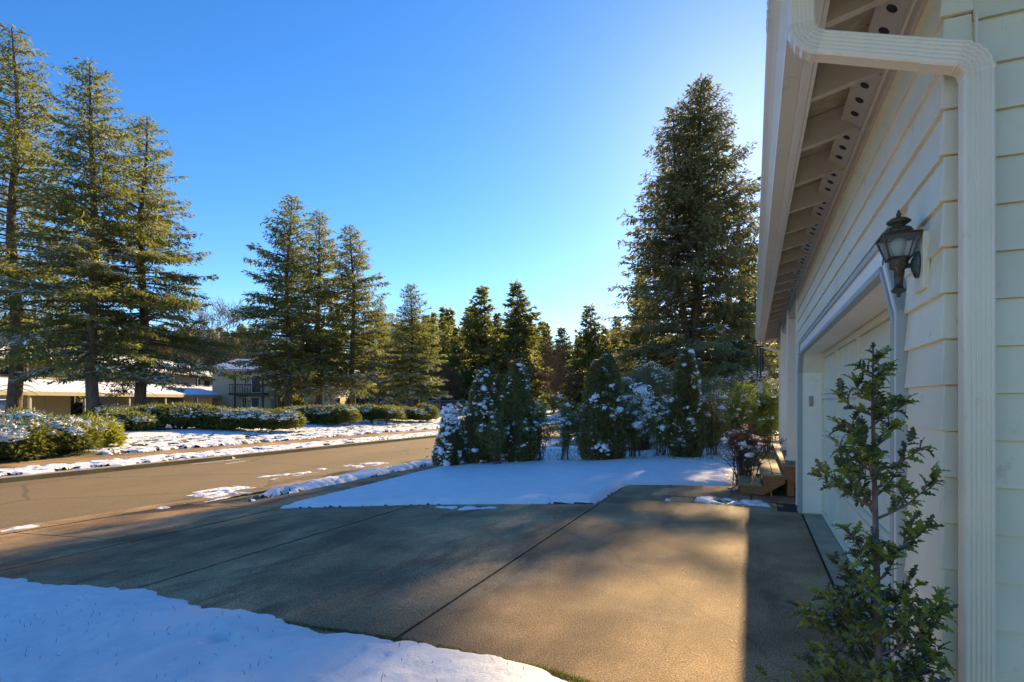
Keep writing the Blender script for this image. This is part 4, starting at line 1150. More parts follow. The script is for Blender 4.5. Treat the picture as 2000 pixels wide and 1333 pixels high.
def loose_shrub(name, label, loc, H, W, seed, nst=16, leaves=3600, mat='leafy', nsnow=60, snowsize=.05, group=None, leafL=.055, head=None, low=.25, cat='shrub'):
    rng = np.random.default_rng(seed); rr = random.Random(seed)
    t = thing(name, label, cat, (loc[0], loc[1], gz(*loc)), 0, group)
    st = MB(); tips = []
    for i in range(nst):
        a = rr.uniform(0, 6.28); sp = rr.uniform(.15, 1)*W/2; h = H*rr.uniform(.65, 1)*(1-.3*(sp/(W/2))**2)
        b = Vector((rr.gauss(0, .10), rr.gauss(0, .10), -.03)); e = Vector((sp*math.cos(a), sp*math.sin(a), h))
        mid = b.lerp(e, .5) + Vector((0, 0, h*.08)) - Vector((e.x, e.y, 0))*.12
        st.tube([b, mid, e], [.009, .007, .003], 4, False)
        for f in np.linspace(low, 1, 12):
            q = b.lerp(mid, f*2) if f < .5 else mid.lerp(e, f*2-1)
            tips.append(tuple(q))
        for k in range(6):
            f = rr.uniform(.3, .95); q = b.lerp(mid, f*2) if f < .5 else mid.lerp(e, f*2-1)
            d = Vector((rr.gauss(0, 1), rr.gauss(0, 1), abs(rr.gauss(.5, .6)))).normalized()*rr.uniform(.12, .34)*max(.6, W)
            st.tube([q, q+d], [.006, .002], 3, False)
            for ff in (.4, .6, .8, 1): tips.append(tuple(q+d*ff))
    st.build('stems', M['stem'], t)
    tips = np.array(tips)
    if leaves:
        w = np.clip(tips[:, 2]/H, .05, 1)**.6; ix = rng.choice(len(tips), leaves, p=w/w.sum())
        p_ = tips[ix] + rng.normal(0, .05, (leaves, 3)); p_[:, 2] = np.maximum(p_[:, 2], .03)
        D = norm(rng.normal(0, 1, (leaves, 3))+np.array([0, 0, .35]))
        V, Fq = diamonds(p_, D, rng.normal(0, 1, (leaves, 3)), leafL*rng.uniform(.6, 1.4, leaves), leafL*.5*rng.uniform(.7, 1.2, leaves))
        link('foliage', npmesh('foliage', V, Fq), t, mats=[M[mat]])
    if head:
        hi = tips[tips[:, 2] > H*.62]; hi = hi[rng.choice(len(hi), head)]
        Pp = []; 
        for c in hi:
            dv = rand_dirs(rng, 70, -.6); Pp.append(c + dv*rng.uniform(.02, .075, (len(dv), 1)))
        Pp = np.concatenate(Pp); nn = len(Pp)
        V, Fq = diamonds(Pp, norm(rng.normal(0, 1, (nn, 3))), rng.normal(0, 1, (nn, 3)), rng.uniform(.015, .035, nn), rng.uniform(.012, .022, nn))
        link('flower_heads', npmesh('flower_heads', V, Fq), t, mats=[M['dead']])
    if nsnow:
        nsnow = int(nsnow*.38); hi = tips[tips[:, 2] > H*.42]; hi = hi[rng.choice(len(hi), nsnow)]
        C = np.repeat(hi, 4, 0) + rng.normal(0, snowsize*.75, (nsnow*4, 3))*[1, 1, .6] + [0, 0, snowsize*.3]
        blob_obj('snow', C, rng.gamma(2.5, snowsize/5.2, len(C))+.010, seed+2, t, .8)
    return t
def spreading(name, label, loc, lobes, seed, mat='juniper', card=.20, n=9000, snow=.5, group=None, legs=0, rz=0., snow_sz=.12, ncore=.80):
    """low spreading evergreen: lobes = [(dx,dy,z,rx,ry,rz_)] ; snow lies on the upper sides"""
    rng = np.random.default_rng(seed)
    t = thing(name, label, 'shrub', (loc[0], loc[1], gz(*loc)), rz, group)
    PB, DD, SC, SS = [], [], [], []; core = MB(); legm = MB()
    vol = sum(a[3]*a[4] for a in lobes)
    for (dx, dy, z_, rx, ry, rzz) in lobes:
        c = np.array([dx, dy, z_]); sc = np.array([rx, ry, rzz]); m = int(n*rx*ry/vol)
        d = rand_dirs(rng, m, -.55); m = len(d)
        lump = 1+.35*(fbm(d[:, 0]*2.4+dx*3, d[:, 1]*2.4+d[:, 2]*3+dy*5, seed, 3)-.5)*2
        p_ = c + d*sc*(lump*rng.uniform(.72, 1.04, m))[:, None]
        p_[:, 2] = np.maximum(p_[:, 2], .04)
        PB.append(p_); DD.append(norm(d*[1, 1, .6]+rng.normal(0, .42, (m, 3))+[0, 0, .12]))
        cs = IV*sc*ncore*(1+.25*(fbm(IV[:, 0]*2.4+dx*3, IV[:, 1]*2.4+IV[:, 2]*3+dy*5, seed, 3)-.5)*2)[:, None]+c
        cs[:, 2] = np.maximum(cs[:, 2], .03)
        core.poly(cs, IF)
        k = int(snow*1300*rx*ry*(.12/max(.07, snow_sz)))
        if k:
            d = rand_dirs(rng, k*3, .25)
            kp = fbm(d[:, 0]*rx*1.5+dx, d[:, 1]*ry*1.5+dy, seed+4, 3) + .22*d[:, 2] > .68-.22*snow
            d = d[kp][:k]; lump = 1+.35*(fbm(d[:, 0]*2.4+dx*3, d[:, 1]*2.4+d[:, 2]*3+dy*5, seed, 3)-.5)*2
            SC.append(c + d*sc*(lump*rng.uniform(.90, 1.0, len(d)))[:, None]); SS.append(snow_sz*rng.uniform(.4, 1.1, len(d)))
        for q in range(legs):
            a = rng.uniform(0, 6.28); top = c+np.array([.5*rx*math.cos(a), .5*ry*math.sin(a), -.3*rzz])
            legm.tube([(dx+.12*math.cos(a), dy+.12*math.sin(a), -.1), tuple((top+np.array([dx, dy, .1]))/2+rng.normal(0, .08, 3)), tuple(top)], [.09, .06, .035], 6, False)
    Pp = np.concatenate(PB); D = np.concatenate(DD); nn = len(Pp)
    V, Fq = diamonds(Pp, D, norm(rng.normal(0, .7, (nn, 3))+[0, 0, .6]), card*rng.uniform(.6, 1.5, nn), card*.36*rng.uniform(.6, 1.3, nn))
    link('foliage', npmesh('foliage', V, Fq), t, mats=[M[mat]])
    core.build('inner_growth', M[mat], t, True)
    if legs: legm.build('stems', M['bark'], t, True)
    if SC: blob_obj('snow', np.concatenate(SC), np.concatenate(SS)*.72, seed+1, t, .5)
    return t
# right-hand hedge, left to right
GA = 'clipped evergreens of the front hedge'
def zat(px, Z): return R(px, Z)
column_shrub('cone_shrub', 'snow-caked dwarf conical evergreen at the left end of the hedge', R(878, 15.4), hgt(797, 15.4)-gz(*R(878, 15.4)), .44, 201, 11000, 320, 'arb', .62, 1.1, GA, 1, .075, True)
column_shrub('arborvitae', 'shorter left arborvitae of the touching pair right of the snowy cone', R(946, 15.8), hgt(728, 15.8)+.28, .50, 202, 15000, 300, 'arb', .40, 1.1, GA, 2)
column_shrub('arborvitae', 'taller two-pointed arborvitae of the touching pair', R(1012, 15.6), hgt(706, 15.6)+.22, .58, 203, 19000, 340, 'arb', .48, 1.1, GA, 2)
column_shrub('arborvitae', 'snow-speckled arborvitae in the middle of the hedge', R(1186, 14.8), hgt(695, 14.8)+.06, .56, 204, 19000, 420, 'arb', .42, 1.05, GA, 2)
column_shrub('arborvitae', 'dense pointed arborvitae nearest the house in the hedge', R(1340, 14.6), hgt(687, 14.6), .46, 205, 17000, 260, 'arb', .40, 1.0, GA, 1)
GL = 'loose evergreen shrubs between the arborvitae'
loose_shrub('leafy_shrub', 'loose shrub between the snowy cone and the arborvitae pair', R(912, 16.3), 1.75, 1.1, 211, 16, 4200, 'leafy', 60, .05, GL)
loose_shrub('leafy_shrub', 'olive loose shrub in front of the touching arborvitae pair', R(972, 14.9), 1.7, 1.0, 216, 16, 4000, 'leafy', 25, .045, GL)
loose_shrub('leafy_shrub', 'snow-tipped loose shrub right of the touching arborvitae pair', R(1052, 15.4), 1.95, 1.2, 212, 18, 4800, 'leafy', 70, .06, GL)
loose_shrub('leafy_shrub', 'open many-stemmed shrub alone in the hedge gap', R(1102, 15.2), 1.85, 1.1, 213, 18, 3600, 'leafy', 70, .07, GL)
loose_shrub('leafy_shrub', 'loose shrub against the left side of the middle arborvitae', R(1148, 15.1), 1.6, .9, 217, 14, 3200, 'leafy', 45, .06, GL)
loose_shrub('leafy_shrub', 'shrub with heavy snow clumps right of the middle arborvitae', R(1238, 15.0), 1.95, 1.1, 214, 18, 4600, 'leafy', 110, .075, GL)
loose_shrub('leafy_shrub', 'snowy many-stemmed shrub left of the nearest arborvitae', R(1292, 14.8), 1.75, 1.0, 215, 18, 4200, 'leafy', 90, .07, GL)
loose_shrub('leafy_shrub', 'airy shrub just right of the nearest arborvitae', R(1392, 14.9), 1.9, 1.1, 218, 18, 4400, 'leafy', 80, .06, GL)
loose_shrub('leafy_shrub', 'rounded green shrub between the hedge and the porch', R(1446, 15.6), 2.05, 1.3, 219, 22, 6500, 'green', 60, .05, GL)
loose_shrub('leafy_shrub', 'bright green leafy shrub behind the porch corner', R(1502, 16.4), 2.25, 1.5, 220, 26, 9000, 'green', 60, .05, GL)
loose_shrub('dry_hydrangea', 'dry brown hydrangea with old flower heads beside the wooden steps', (-.16, 10.95), 1.15, 1.15, 221, 46, 0, 'leafy', 26, .05, None, .05, 46)
column_shrub('cone_shrub', 'small snow-covered pyramid shrub seen between two hedge shrubs', R(1252, 17.3), hgt(762, 17.3), .55, 222, 5000, 420, 'arb', .75, 1.9, GA, 1, .08, True)
# snowy shrubs behind the hedge
GS = 'snow-laden shrubs behind the hedge'
for i, (px, top, Z, w, lab) in enumerate([(1215, 728, 19.5, 2.2, 'snow-laden shrub showing behind the middle arborvitae'), (1272, 706, 19.8, 2.4, 'tall snow-laden shrub behind the small snowy pyramid'),
        (1388, 738, 19.0, 2.0, 'snow-laden shrub right behind the nearest arborvitae'), (1418, 742, 20.0, 2.2, 'low snow-laden shrub behind the airy hedge shrub'), (1470, 728, 19.5, 2.4, 'snow-laden shrub behind the rounded green shrub by the porch'), (1300, 740, 20.0, 2.2, 'snow-laden shrub behind the left side of the nearest arborvitae'), (1520, 745, 19.8, 2.0, 'snow-laden shrub behind the porch posts')]):
    hh = hgt(top, Z)
    spreading('snowy_shrub', lab, R(px, Z), [(0, 0, hh*.55, w*.42, w*.42, hh*.45), (-.5, .1, hh*.4, w*.34, w*.34, hh*.36), (.5, -.1, hh*.42, w*.34, w*.34, hh*.38)], 300+i, 'arb', .11, 6500, .12, GS, 0, .5*i, .065)
spreading('snow_mound_shrub', 'round shrub wholly capped in snow right of the nearest arborvitae', R(1388, 17.6), [(0, 0, .8, .5, .5, .95)], 320, 'arb', .1, 2200, 1.6, GS, 0, 0, .10)
# low spreading evergreens of the left bank
GJ = 'spreading evergreens on the far bank'
def lob(rng, n, w, d, h, z): return [(rng.uniform(-w, w), rng.uniform(-d, d), z*rng.uniform(.85, 1.1), rng.uniform(.6, 1)*h*1.7, rng.uniform(.6, 1)*h*1.5, h*rng.uniform(.8, 1.1)) for _ in range(n)]
rg = np.random.default_rng(7)
spreading('juniper', 'wide dark juniper under heavy snow at the left photo edge', R(5, 16.4), [(0, 0, .42, 1.15, 1.2, .62), (-1.6, .3, .5, 1.4, 1.3, .68), (.4, 1.5, .5, 1.0, 1.1, .55), (-1.0, 1.7, .6, 1.3, 1.2, .62)], 401, 'juniper', .17, 17000, .9, GJ, 0, TH, .13)
spreading('juniper', 'sunlit bright green juniper with a snowy back beside the dark one', R(148, 19.6), [(0, 0, .40, .95, .9, .50), (-.7, .3, .45, .9, .9, .52), (.75, .1, .38, .6, .7, .44), (-.3, 1.1, .5, .9, .9, .46)], 402, 'yew', .17, 15000, .5, GJ, 0, TH, .13)
spreading('juniper', 'low juniper at the foot of the second fir trunk', R(240, 26.5), [(0, 0, .42, 1.1, 1.0, .45), (.8, -.2, .40, .8, .8, .38), (-.8, .4, .5, .9, .9, .45)], 403, 'juniper', .2, 8000, .3, GJ, 1, TH, .14)
spreading('juniper', 'dark juniper with snow in the shade right behind the low one', R(225, 30), [(0, 0, .55, 1.3, 1.1, .5), (1.3, 0, .5, 1.0, 1.0, .45)], 404, 'juniper', .2, 6000, .6, GJ, 0, TH, .16)
spreading('clipped_pine_hedge', 'clipped spreading hedge on bent stems right of the third fir trunk', R(345, 28.5), [(-.9, 0, .75, 1.2, 1.0, .42), (.2, .1, .82, 1.2, 1.0, .42), (1.2, 0, .72, 1.1, 1.0, .42), (.5, -.6, .55, 1.0, .8, .4)], 405, 'juniper', .18, 12000, .1, GJ, 3, TH, .12)
spreading('clipped_pine_hedge', 'long clipped hedge with snow along its top before the teal door', R(475, 28.5), [(-1.9, 0, .55, 1.1, 1.0, .52), (-.8, .1, .55, 1.2, 1.0, .56), (.4, 0, .58, 1.2, 1.0, .56), (1.5, .1, .55, 1.2, 1.0, .54), (2.2, .0, .50, .8, .9, .5)], 406, 'juniper', .18, 17000, .38, GJ, 0, TH, .14)
spreading('clipped_pine_hedge', 'clipped hedge right of the long snow-topped one', R(632, 35), [(-1.5, 0, .65, 1.2, 1.0, .45), (-.3, .1, .58, 1.3, 1.0, .56), (.9, 0, .58, 1.3, 1.0, .56)], 407, 'juniper', .2, 11000, .22, GJ, 0, TH, .14)
spreading('clipped_pine_hedge', 'clipped hedge on stems before the rightmost fir of the trio', R(715, 38), [(-.9, 0, .66, 1.3, 1.0, .5), (.4, .1, .66, 1.3, 1.0, .5), (1.4, 0, .6, 1.0, .9, .42)], 408, 'juniper', .2, 9000, .2, GJ, 1, TH, .14)
spreading('clipped_pine_hedge', 'clipped hedge with snow patches before the lone yellow-green fir', R(785, 41), [(-1.0, 0, .6, 1.2, 1.0, .48), (.2, .1, .56, 1.2, 1.0, .48), (1.0, 0, .5, .9, .9, .42)], 409, 'juniper', .2, 8000, .35, GJ, 0, TH, .14)
spreading('clipped_pine_hedge', 'small boxy clipped hedge ending the row on the right', R(826, 42), [(0, 0, .62, .85, .7, .62), (.35, 0, .6, .7, .7, .6)], 410, 'juniper', .16, 5000, .12, GJ, 0, TH, .12)
GP = 'shrubs by the apartment walls'
for i, (px, Z, w, h, mt, sn, lab) in enumerate([(542, 58, 1.6, .9, 'juniper', .5, 'boxy snow-topped shrub under the small tree by the apartment balcony'), (570, 60, 2.2, 2.3, 'yew', .0, 'bright green round shrub right of the balcony fir trunk'), (612, 62, 1.6, .8, 'juniper', .5, 'low snow-topped shrub by the apartment side wall'),
        (160, 58, 4.5, 2.4, 'yew', .25, 'bright shrub seen through the carport bay left of the second fir'), (85, 56, 4.0, 2.4, 'yew', .3, 'bright shrub seen through the leftmost carport bay'), (30, 55, 3.5, 2.4, 'juniper', .45, 'snowy dark shrub seen through the carport at the left photo edge'),
        (225, 62, 4.2, 2.5, 'yew', .25, 'bright shrub seen through the carport bay between second and third firs'), (258, 63, 3.0, 2.5, 'arb', .6, 'snowy dark shrub seen through the carport by the third fir')]):
    spreading('round_shrub', lab, R(px, Z), [(0, 0, h*.5, w*.5, w*.5, h*.52), (w*.2, 0, h*.45, w*.4, w*.4, h*.45)], 430+i, mt, .28, 3200, sn*.4, GP, 0, 0, .2)
# young tree before the apartment wall
yt = thing('young_tree', 'small twisted tree beside the balcony fir before the apartment wall', 'tree', (*R(545, 52), gz(*R(545, 52))))
MB().tube([(0, 0, -.1), (.05, 0, 1.4), (-.15, 0, 2.6), (.1, 0, 4.2)], [.2, .15, .11, .04], 8).tube([(.02, 0, 1.9), (.9, .1, 2.7), (1.4, .2, 3.6)], [.09, .06, .02], 6).build('trunk', M['bark'], yt, True)
rng = np.random.default_rng(77); n = 5000
dv = rand_dirs(rng, n, -1); n = len(dv); pc = dv*[1.7, 1.6, 1.7]*rng.uniform(.3, 1.05, (n, 1))**.7 + [.2, 0, 4.4]
V, Fq = diamonds(pc, norm(rng.normal(0, 1, (n, 3))), rng.normal(0, 1, (n, 3)), rng.uniform(.12, .3, n), rng.uniform(.06, .12, n))
link('crown', npmesh('crown', V, Fq), yt, mats=[M['fir']])

# ------------------------------------------------------------------ holly by the garage corner
def holly_leaf(seed, curl):
    rr = random.Random(seed); me = MB()
    L, W = 1.0, .52
    out = []
    ns = 4
    for sgn in (1, -1):
        side = []
        for i in range(ns):
            u = (i+.55)/ns*.92
            w = W/2*math.sin(math.pi*min(1, u*1.02+.04))**.8
            side.append((u-.10, w*.50)); side.append((u+.015, w*1.18))
        out.append([(x, y_*sgn) for x, y_ in side])
    pts = [(0, 0)] + out[0] + [(1.02, 0)] + out[1][::-1]
    mid = [(.0, 0), (.33, 0), (.66, 0), (1.0, 0)]
    def z_(x, y_): return curl*.35*(x*(1-x)) - .22*x*x*curl + .55*abs(y_) * (1 if abs(y_) < .2 else .8) + .10*math.sin(x*18+seed)*abs(y_)*2
    V = [(x, y_, z_(x, y_)) for x, y_ in pts]
    n = len(pts); ctr = []
    half = 2*ns
    V += [(x, 0, z_(x, 0)) for x, _ in mid]
    c = n
    def cidx(i): return c + min(3, int(round(pts[i][0]*3)))
    Fs = []
    idx = list(range(n))
    for i in range(n):
        j = (i+1) % n
        a, b = cidx(i), cidx(j)
        if a != b: Fs.append((i, j, b, a))
        else: Fs.append((i, j, a))
    m2 = bpy.data.meshes.new('leaf'); m2.from_pydata(V, [], Fs); m2.validate(); m2.update()
    m2.polygons.foreach_set('use_smooth', [True]*len(m2.polygons))
    return m2
hl = thing('holly', 'young spiny-leaved holly growing at the garage corner beside the downspout', 'shrub', (.365, 2.06, 0.0))
rr = random.Random(31)
stemp = [Vector((0, 0, -.05)), Vector((.004, .01, .35)), Vector((-.006, .0, .75)), Vector((-.012, .01, 1.15)), Vector((-.02, .0, 1.45)), Vector((-.018, .005, 1.655))]
def stem_at(h):
    for a, b in zip(stemp, stemp[1:]):
        if h <= b.z: return a.lerp(b, (h-a.z)/(b.z-a.z))
    return stemp[-1]
sm = MB(); sm.tube(stemp, [.013, .012, .0105, .008, .005, .002], 8)
camdir = Vector((-.365, -2.06, 0)).normalized(); rgt = Vector((C_, S_, 0))
lp = []
def twig(p0, d, L, r, nl, sub):
    d = d.normalized(); pts = [p0]; q = p0; dd = d
    for i in range(4):
        dd = (dd + Vector((rr.gauss(0, .1), rr.gauss(0, .1), .10))).normalized(); q = q + dd*L/4
        q.x = min(q.x, .14); pts.append(q.copy())
    sm.tube(pts, [r, r*.85, r*.7, r*.5, r*.3], 5, False)
    for i in range(nl):
        f = (.18 + .85*(i+.5)/nl)*4; k = min(3, int(f)); pp = pts[k].lerp(pts[k+1], min(1, f-k))
        a = i*2.4 + rr.uniform(-.4, .4); e = Vector((rr.gauss(0, 1), rr.gauss(0, 1), rr.gauss(.25, .8)))
        e = (e - dd*e.dot(dd)).normalized()
        lp.append((pp, (e*.9+dd*.55).normalized(), rr.uniform(.024, .051)))
    for _ in range(2): lp.append((pts[-1], (dd+Vector((rr.gauss(0, .5), rr.gauss(0, .5), rr.gauss(0, .5)))).normalized(), rr.uniform(.036, .052)))
    for _ in range(sub):
        k = rr.choice((1, 2, 2, 3)); e = (dd + Vector((rr.gauss(0, .7), rr.gauss(0, .7), rr.gauss(.15, .4)))).normalized()
        twig(pts[k], e, L*rr.uniform(.35, .55), r*.6, max(4, int(nl*.5)), 0)
for i in range(74):                      # dense lower part, tapering up
    h = .12 + 1.48*(i/74)**1.25 + rr.uniform(-.03, .03)
    if 1.02 < h < 1.10: continue
    ln = float(np.interp(h, [0, .7, .92, 1.0, 1.15, 1.40, 1.6], [.28, .25, .14, .20, .20, .11, .03]))*rr.uniform(.7, 1.15)
    a = i*2.4 + rr.uniform(-.4, .4)
    twig(stem_at(h), Vector((math.cos(a), math.sin(a)*.8, rr.uniform(.25, .65))), ln, .0045, int(6+ln*50), 3 if ln > .15 else (1 if ln > .07 else 0))
for i in range(16): lp.append((stem_at(1.42+.015*i), Vector((math.cos(i*2.4), math.sin(i*2.4), .5)).normalized(), rr.uniform(.034, .05)))
sm.build('stem', M['hollystem'], hl, True)
lms = []
for k in range(6):
    me = holly_leaf(k, [.3, .8, 1.2, .5, 1.0, -.3][k])
    me.materials.append(M['hollylit'] if k in (1, 4) else M['holly']); lms.append(me)
rest = [[], []]
lp.sort(key=lambda q: -(q[0].dot(camdir)))
for i, (p_, d, L) in enumerate(lp):
    up = Vector((rr.gauss(0, .6), rr.gauss(0, .6), 1)); x = d; y_ = up.cross(x).normalized(); z_ = x.cross(y_)
    Mx = Matrix(((x.x, y_.x, z_.x, p_.x), (x.y, y_.y, z_.y, p_.y), (x.z, y_.z, z_.z, p_.z), (0, 0, 0, 1))) @ Matrix.Diagonal((L, L, L, 1))
    k = rr.choice((0, 1, 1, 2, 3, 4, 4, 5))
    if i % max(1, len(lp)//300) == 0 and i//max(1, len(lp)//300) < 300:
        o = link('leaf', lms[k], hl); o.matrix_local = Mx
    else: rest[1 if k in (1, 4) else 0].append((Mx, k))
for w, mt in ((0, 'holly'), (1, 'hollylit')):
    V = []; Fs = []
    for Mx, k in rest[w]:
        o = len(V); V += [tuple(Mx @ v.co) for v in lms[k].vertices]; Fs += [tuple(o+i for i in p_.vertices) for p_ in lms[k].polygons]
    me = bpy.data.meshes.new('leaves'); me.from_pydata(V, [], Fs); me.polygons.foreach_set('use_smooth', [True]*len(me.polygons)); me.update()
    tag(link('leaves', me, hl, mats=[M[mt]]), kind='stuff')

# ------------------------------------------------------------------ carport and apartments (local x = right, y = depth)
def camloc(r, Z): return (-S_*Z + C_*r, C_*Z + S_*r, 0)
def blk(name, label, cat): 
    return thing(name, label, cat, (0, 0, -.1), TH)
cp = blk('carport', 'long open carport with snowy sloped roof behind the tall firs', 'carport')
r0, za, zb = -36.2, 36.0, 78.0
def seg(z): return r0 + (z-za)/(zb-za)*1.5
CE = 2.10                                # eave height
def quadslab(a, b, c, d, th):            # four top corners
    m_ = MB(); m_.hexa([(x, y_, z_-th) for x, y_, z_ in (a, b, c, d)] + [a, b, c, d]); return m_
quadslab((seg(za), za, CE+.22), (seg(zb), zb, CE+.22), (seg(zb)-5.4, zb, CE+1.35), (seg(za)-5.4, za, CE+1.35), .1).build('roof', M['shingle'], cp)
quadslab((seg(za)-.05, za, CE+.30), (seg(zb)-.05, zb, CE+.30), (seg(zb)-5.3, zb, CE+1.43), (seg(za)-5.3, za, CE+1.43), .07).build('roof_snow', M['snow'], cp)
quadslab((seg(za)+.06, za, CE+.25), (seg(zb)+.06, zb, CE+.25), (seg(zb)+.01, zb, CE+.25), (seg(za)+.01, za, CE+.25), .30).build('fascia', M['fascia'], cp)
for k, zz in enumerate(np.arange(za+1, zb, 5.2)):
    MB().box((seg(zz)-.25, zz-.09, 0), (seg(zz)-.08, zz+.09, CE)).build('post', M['fascia'], cp)
for (a, b) in ((43, 48.3), (55, 64)):   # closed storage bays
    MB().box((seg(a)-5.2, a, 0), (seg(a)-1.9, b, CE)).build('storage_wall', M['aptwall'], cp)
    MB().box((seg(a)-1.91, a+.6, 0.05), (seg(a)-1.87, a+1.5, 1.95)).build('door', M['aptwall'], cp)
    MB().box((seg(a)-1.91, a+2.6, 0), (seg(a)-1.87, a+2.68, CE)).build('wall_batten', M['fascia'], cp)
def building(name, label, x0, x1, y0, y1, hw, faces, mat, roofh=1.5, over=.7, hip=True):
    b = blk(name, label, 'building')
    MB().box((x0, y0, 0), (x1, y1, hw)).build('wall', M[mat], b)
    o = over
    if (y1-y0) > (x1-x0):
        ridge = [((x0+x1)/2, y0+(2.0 if hip else 0)), ((x0+x1)/2, y1)]
    else:
        ridge = [(x0+(1.5 if hip else 0), (y0+y1)/2), (x1-(1.5 if hip else 0), (y0+y1)/2)]
    def roofm(dz, e):
        ox = o-e
        c = [(x0-ox, y0-ox, hw+dz), (x1+ox, y0-ox, hw+dz), (x1+ox, y1+ox, hw+dz), (x0-ox, y1+ox, hw+dz)]
        A = (*ridge[0], hw+dz+roofh); B = (*ridge[1], hw+dz+roofh)
        mm = MB()
        if (y1-y0) > (x1-x0): mm.poly(c+[A, B], [(0, 1, 4), (1, 2, 5, 4), (2, 3, 5), (3, 0, 4, 5), (3, 2, 1, 0)])
        else: mm.poly(c+[A, B], [(0, 1, 5, 4), (1, 2, 5), (2, 3, 4, 5), (3, 0, 4), (3, 2, 1, 0)])
        return mm
    rf = roofm(.03, 0).build('roof', M['shingle'], b)
    roofm(.14, .06).build('roof_snow', M['snow'], b)
    m_ = MB()
    m_.box((x0-o-.02, y0-o-.03, hw-.14), (x1+o+.02, y0-o, hw+.10)); m_.box((x1+o, y0-o, hw-.14), (x1+o+.03, y1+o, hw+.10))
    m_.build('fascia', M['fascia'], b)
    return b
def win_front(b, x0, x1, y, z0, z1, mat='darkglass', name='window'):   # opening on a face looking at the camera
    f = MB().box((x0-.09, y-.05, z0-.09), (x1+.09, y-.002, z1+.09)).build(name, M['trim'], b)
    MB().box((x0, y-.07, z0), (x1, y-.052, z1)).build('pane', M[mat], f)
    if name == 'window': MB().box(((x0+x1)/2-.03, y-.085, z0), ((x0+x1)/2+.03, y-.072, z1)).build('mullion', M['trim'], f)
    return f
def win_side(b, y0, y1, x, z0, z1, mat='darkglass', name='window'):    # opening on a face looking right
    f = MB().box((x+.002, y0-.09, z0-.09), (x+.05, y1+.09, z1+.09)).build(name, M['trim'], b)
    MB().box((x+.052, y0, z0), (x+.07, y1, z1)).build('pane', M[mat], f)
    return f
b1 = building('apartment_block', 'long two-storey tan apartment block behind the carport with snowy roof', -56, -44.5, 44, 92, 5.3, None, 'aptwall', 2.2, 1.1)
for k, yv in enumerate(np.arange(47, 90, 10.8)):
    win_side(b1, yv, yv+.95, -44.5, 2.75, 4.8, 'teal', 'door'); win_side(b1, yv+1.9, yv+3.4, -44.5, 3.4, 4.7)
MB().box((-44.45, 44, 2.5), (-43.0, 92, 2.68)).build('walkway', M['aptdark'], b1)
rl = MB().box((-43.12, 44, 3.62), (-43.0, 92, 3.72)).build('railing', M['aptdark'], b1)
for k, yv in enumerate(np.arange(44.2, 92, .45)): MB().box((-43.09, yv, 2.68), (-43.03, yv+.07, 3.62)).build('baluster', M['aptdark'], rl)
for yv in np.arange(44.5, 92, 5.4): MB().box((-43.15, yv, 0), (-42.98, yv+.17, 5.28)).build('post', M['aptdark'], b1)
b2 = building('apartment_wing', 'tan apartment wing with dark balcony and teal ground-floor door', -36.2, -29.2, 68, 74, 5.35, None, 'aptwall', 1.5, .8)
DZf = 68
def pxr(px, Z=68): return (px-1000)/F*Z
win_front(b2, pxr(492), pxr(506), DZf, .05, 2.05, 'teal', 'door')
win_front(b2, pxr(492.5), pxr(508), DZf, 2.72, 4.75, 'aptdark', 'door')
win_front(b2, pxr(474), pxr(481), DZf, .85, 2.05); win_front(b2, pxr(478), pxr(487), DZf, 3.4, 4.7)
MB().lathe([(.22, 0), (.22, .06)], (0, 0, 0), 14).build('wall_lamp', M['trim'], b2, loc=(pxr(488), DZf-.15, 2.0)).rotation_euler = (math.pi/2, 0, 0)
bx0, bx1 = pxr(459), pxr(525.5)
MB().box((bx0, DZf-1.6, 2.36), (bx1, DZf-.01, 2.62)).build('balcony_floor', M['aptdark'], b2)
brl = MB().box((bx0, DZf-1.6, 3.55), (bx1, DZf-1.5, 3.66)).build('railing', M['aptdark'], b2)
for xx in np.arange(bx0+.1, bx1-.05, .30): MB().box((xx, DZf-1.58, 2.62), (xx+.07, DZf-1.52, 3.55)).build('baluster', M['aptdark'], brl)
MB().box((bx1-.10, DZf-1.5, 3.55), (bx1, DZf, 3.66)).build('railing', M['aptdark'], b2)
for xx in (bx1-.18, pxr(469.5)): MB().box((xx, DZf-1.58, 0), (xx+.17, DZf-1.42, 5.3)).build('post', M['aptdark'], b2)
b3 = building('apartment_wing', 'pale apartment wing with a blank side wall and white band behind the trio of firs', -29.1, -22.5, 69.5, 92, 5.2, None, 'aptpale', 1.7, .7)
b3.location.z = -.12
for (x0_, x1_) in ((-28.9, -22.6),):
    MB().box((x0_, 69.42, 2.35), (x1_, 69.498, 2.62)).build('band', M['trim'], b3)
for xx in np.arange(-28.5, -22.6, 1.22): MB().box((xx, 69.46, 0), (xx+.05, 69.499, 2.34)).build('wall_batten', M['aptwall'], b3)
win_front(b3, -25.2, -23.8, 69.5, .8, 2.0)
for yv in np.arange(72, 91, 4.5): win_side(b3, yv, yv+1.5, -22.5, .9, 2.1); win_side(b3, yv, yv+1.5, -22.5, 3.4, 4.6)
b4 = building('apartment_block', 'farther tan apartment block showing between the fir trunks at the hedge end', -23.5, -12.5, 80, 92.5, 4.9, None, 'aptwall', 1.6, .7)
b4.location = (*camloc(-3.2, 4)[:2], -.1)
for xx in (-22, -19.4, -16.8, -14.4):
    win_front(b4, xx, xx+1.3, 80, .9, 2.0); win_front(b4, xx, xx+1.3, 80, 3.2, 4.4)
# neighbour's house beyond the porch
nb_ = building('neighbour_house', 'small neighbouring house with snowy hip roof beyond the porch posts', 17.7, 26, 31, 38, 2.6, None, 'aptpale', 1.6, .6)

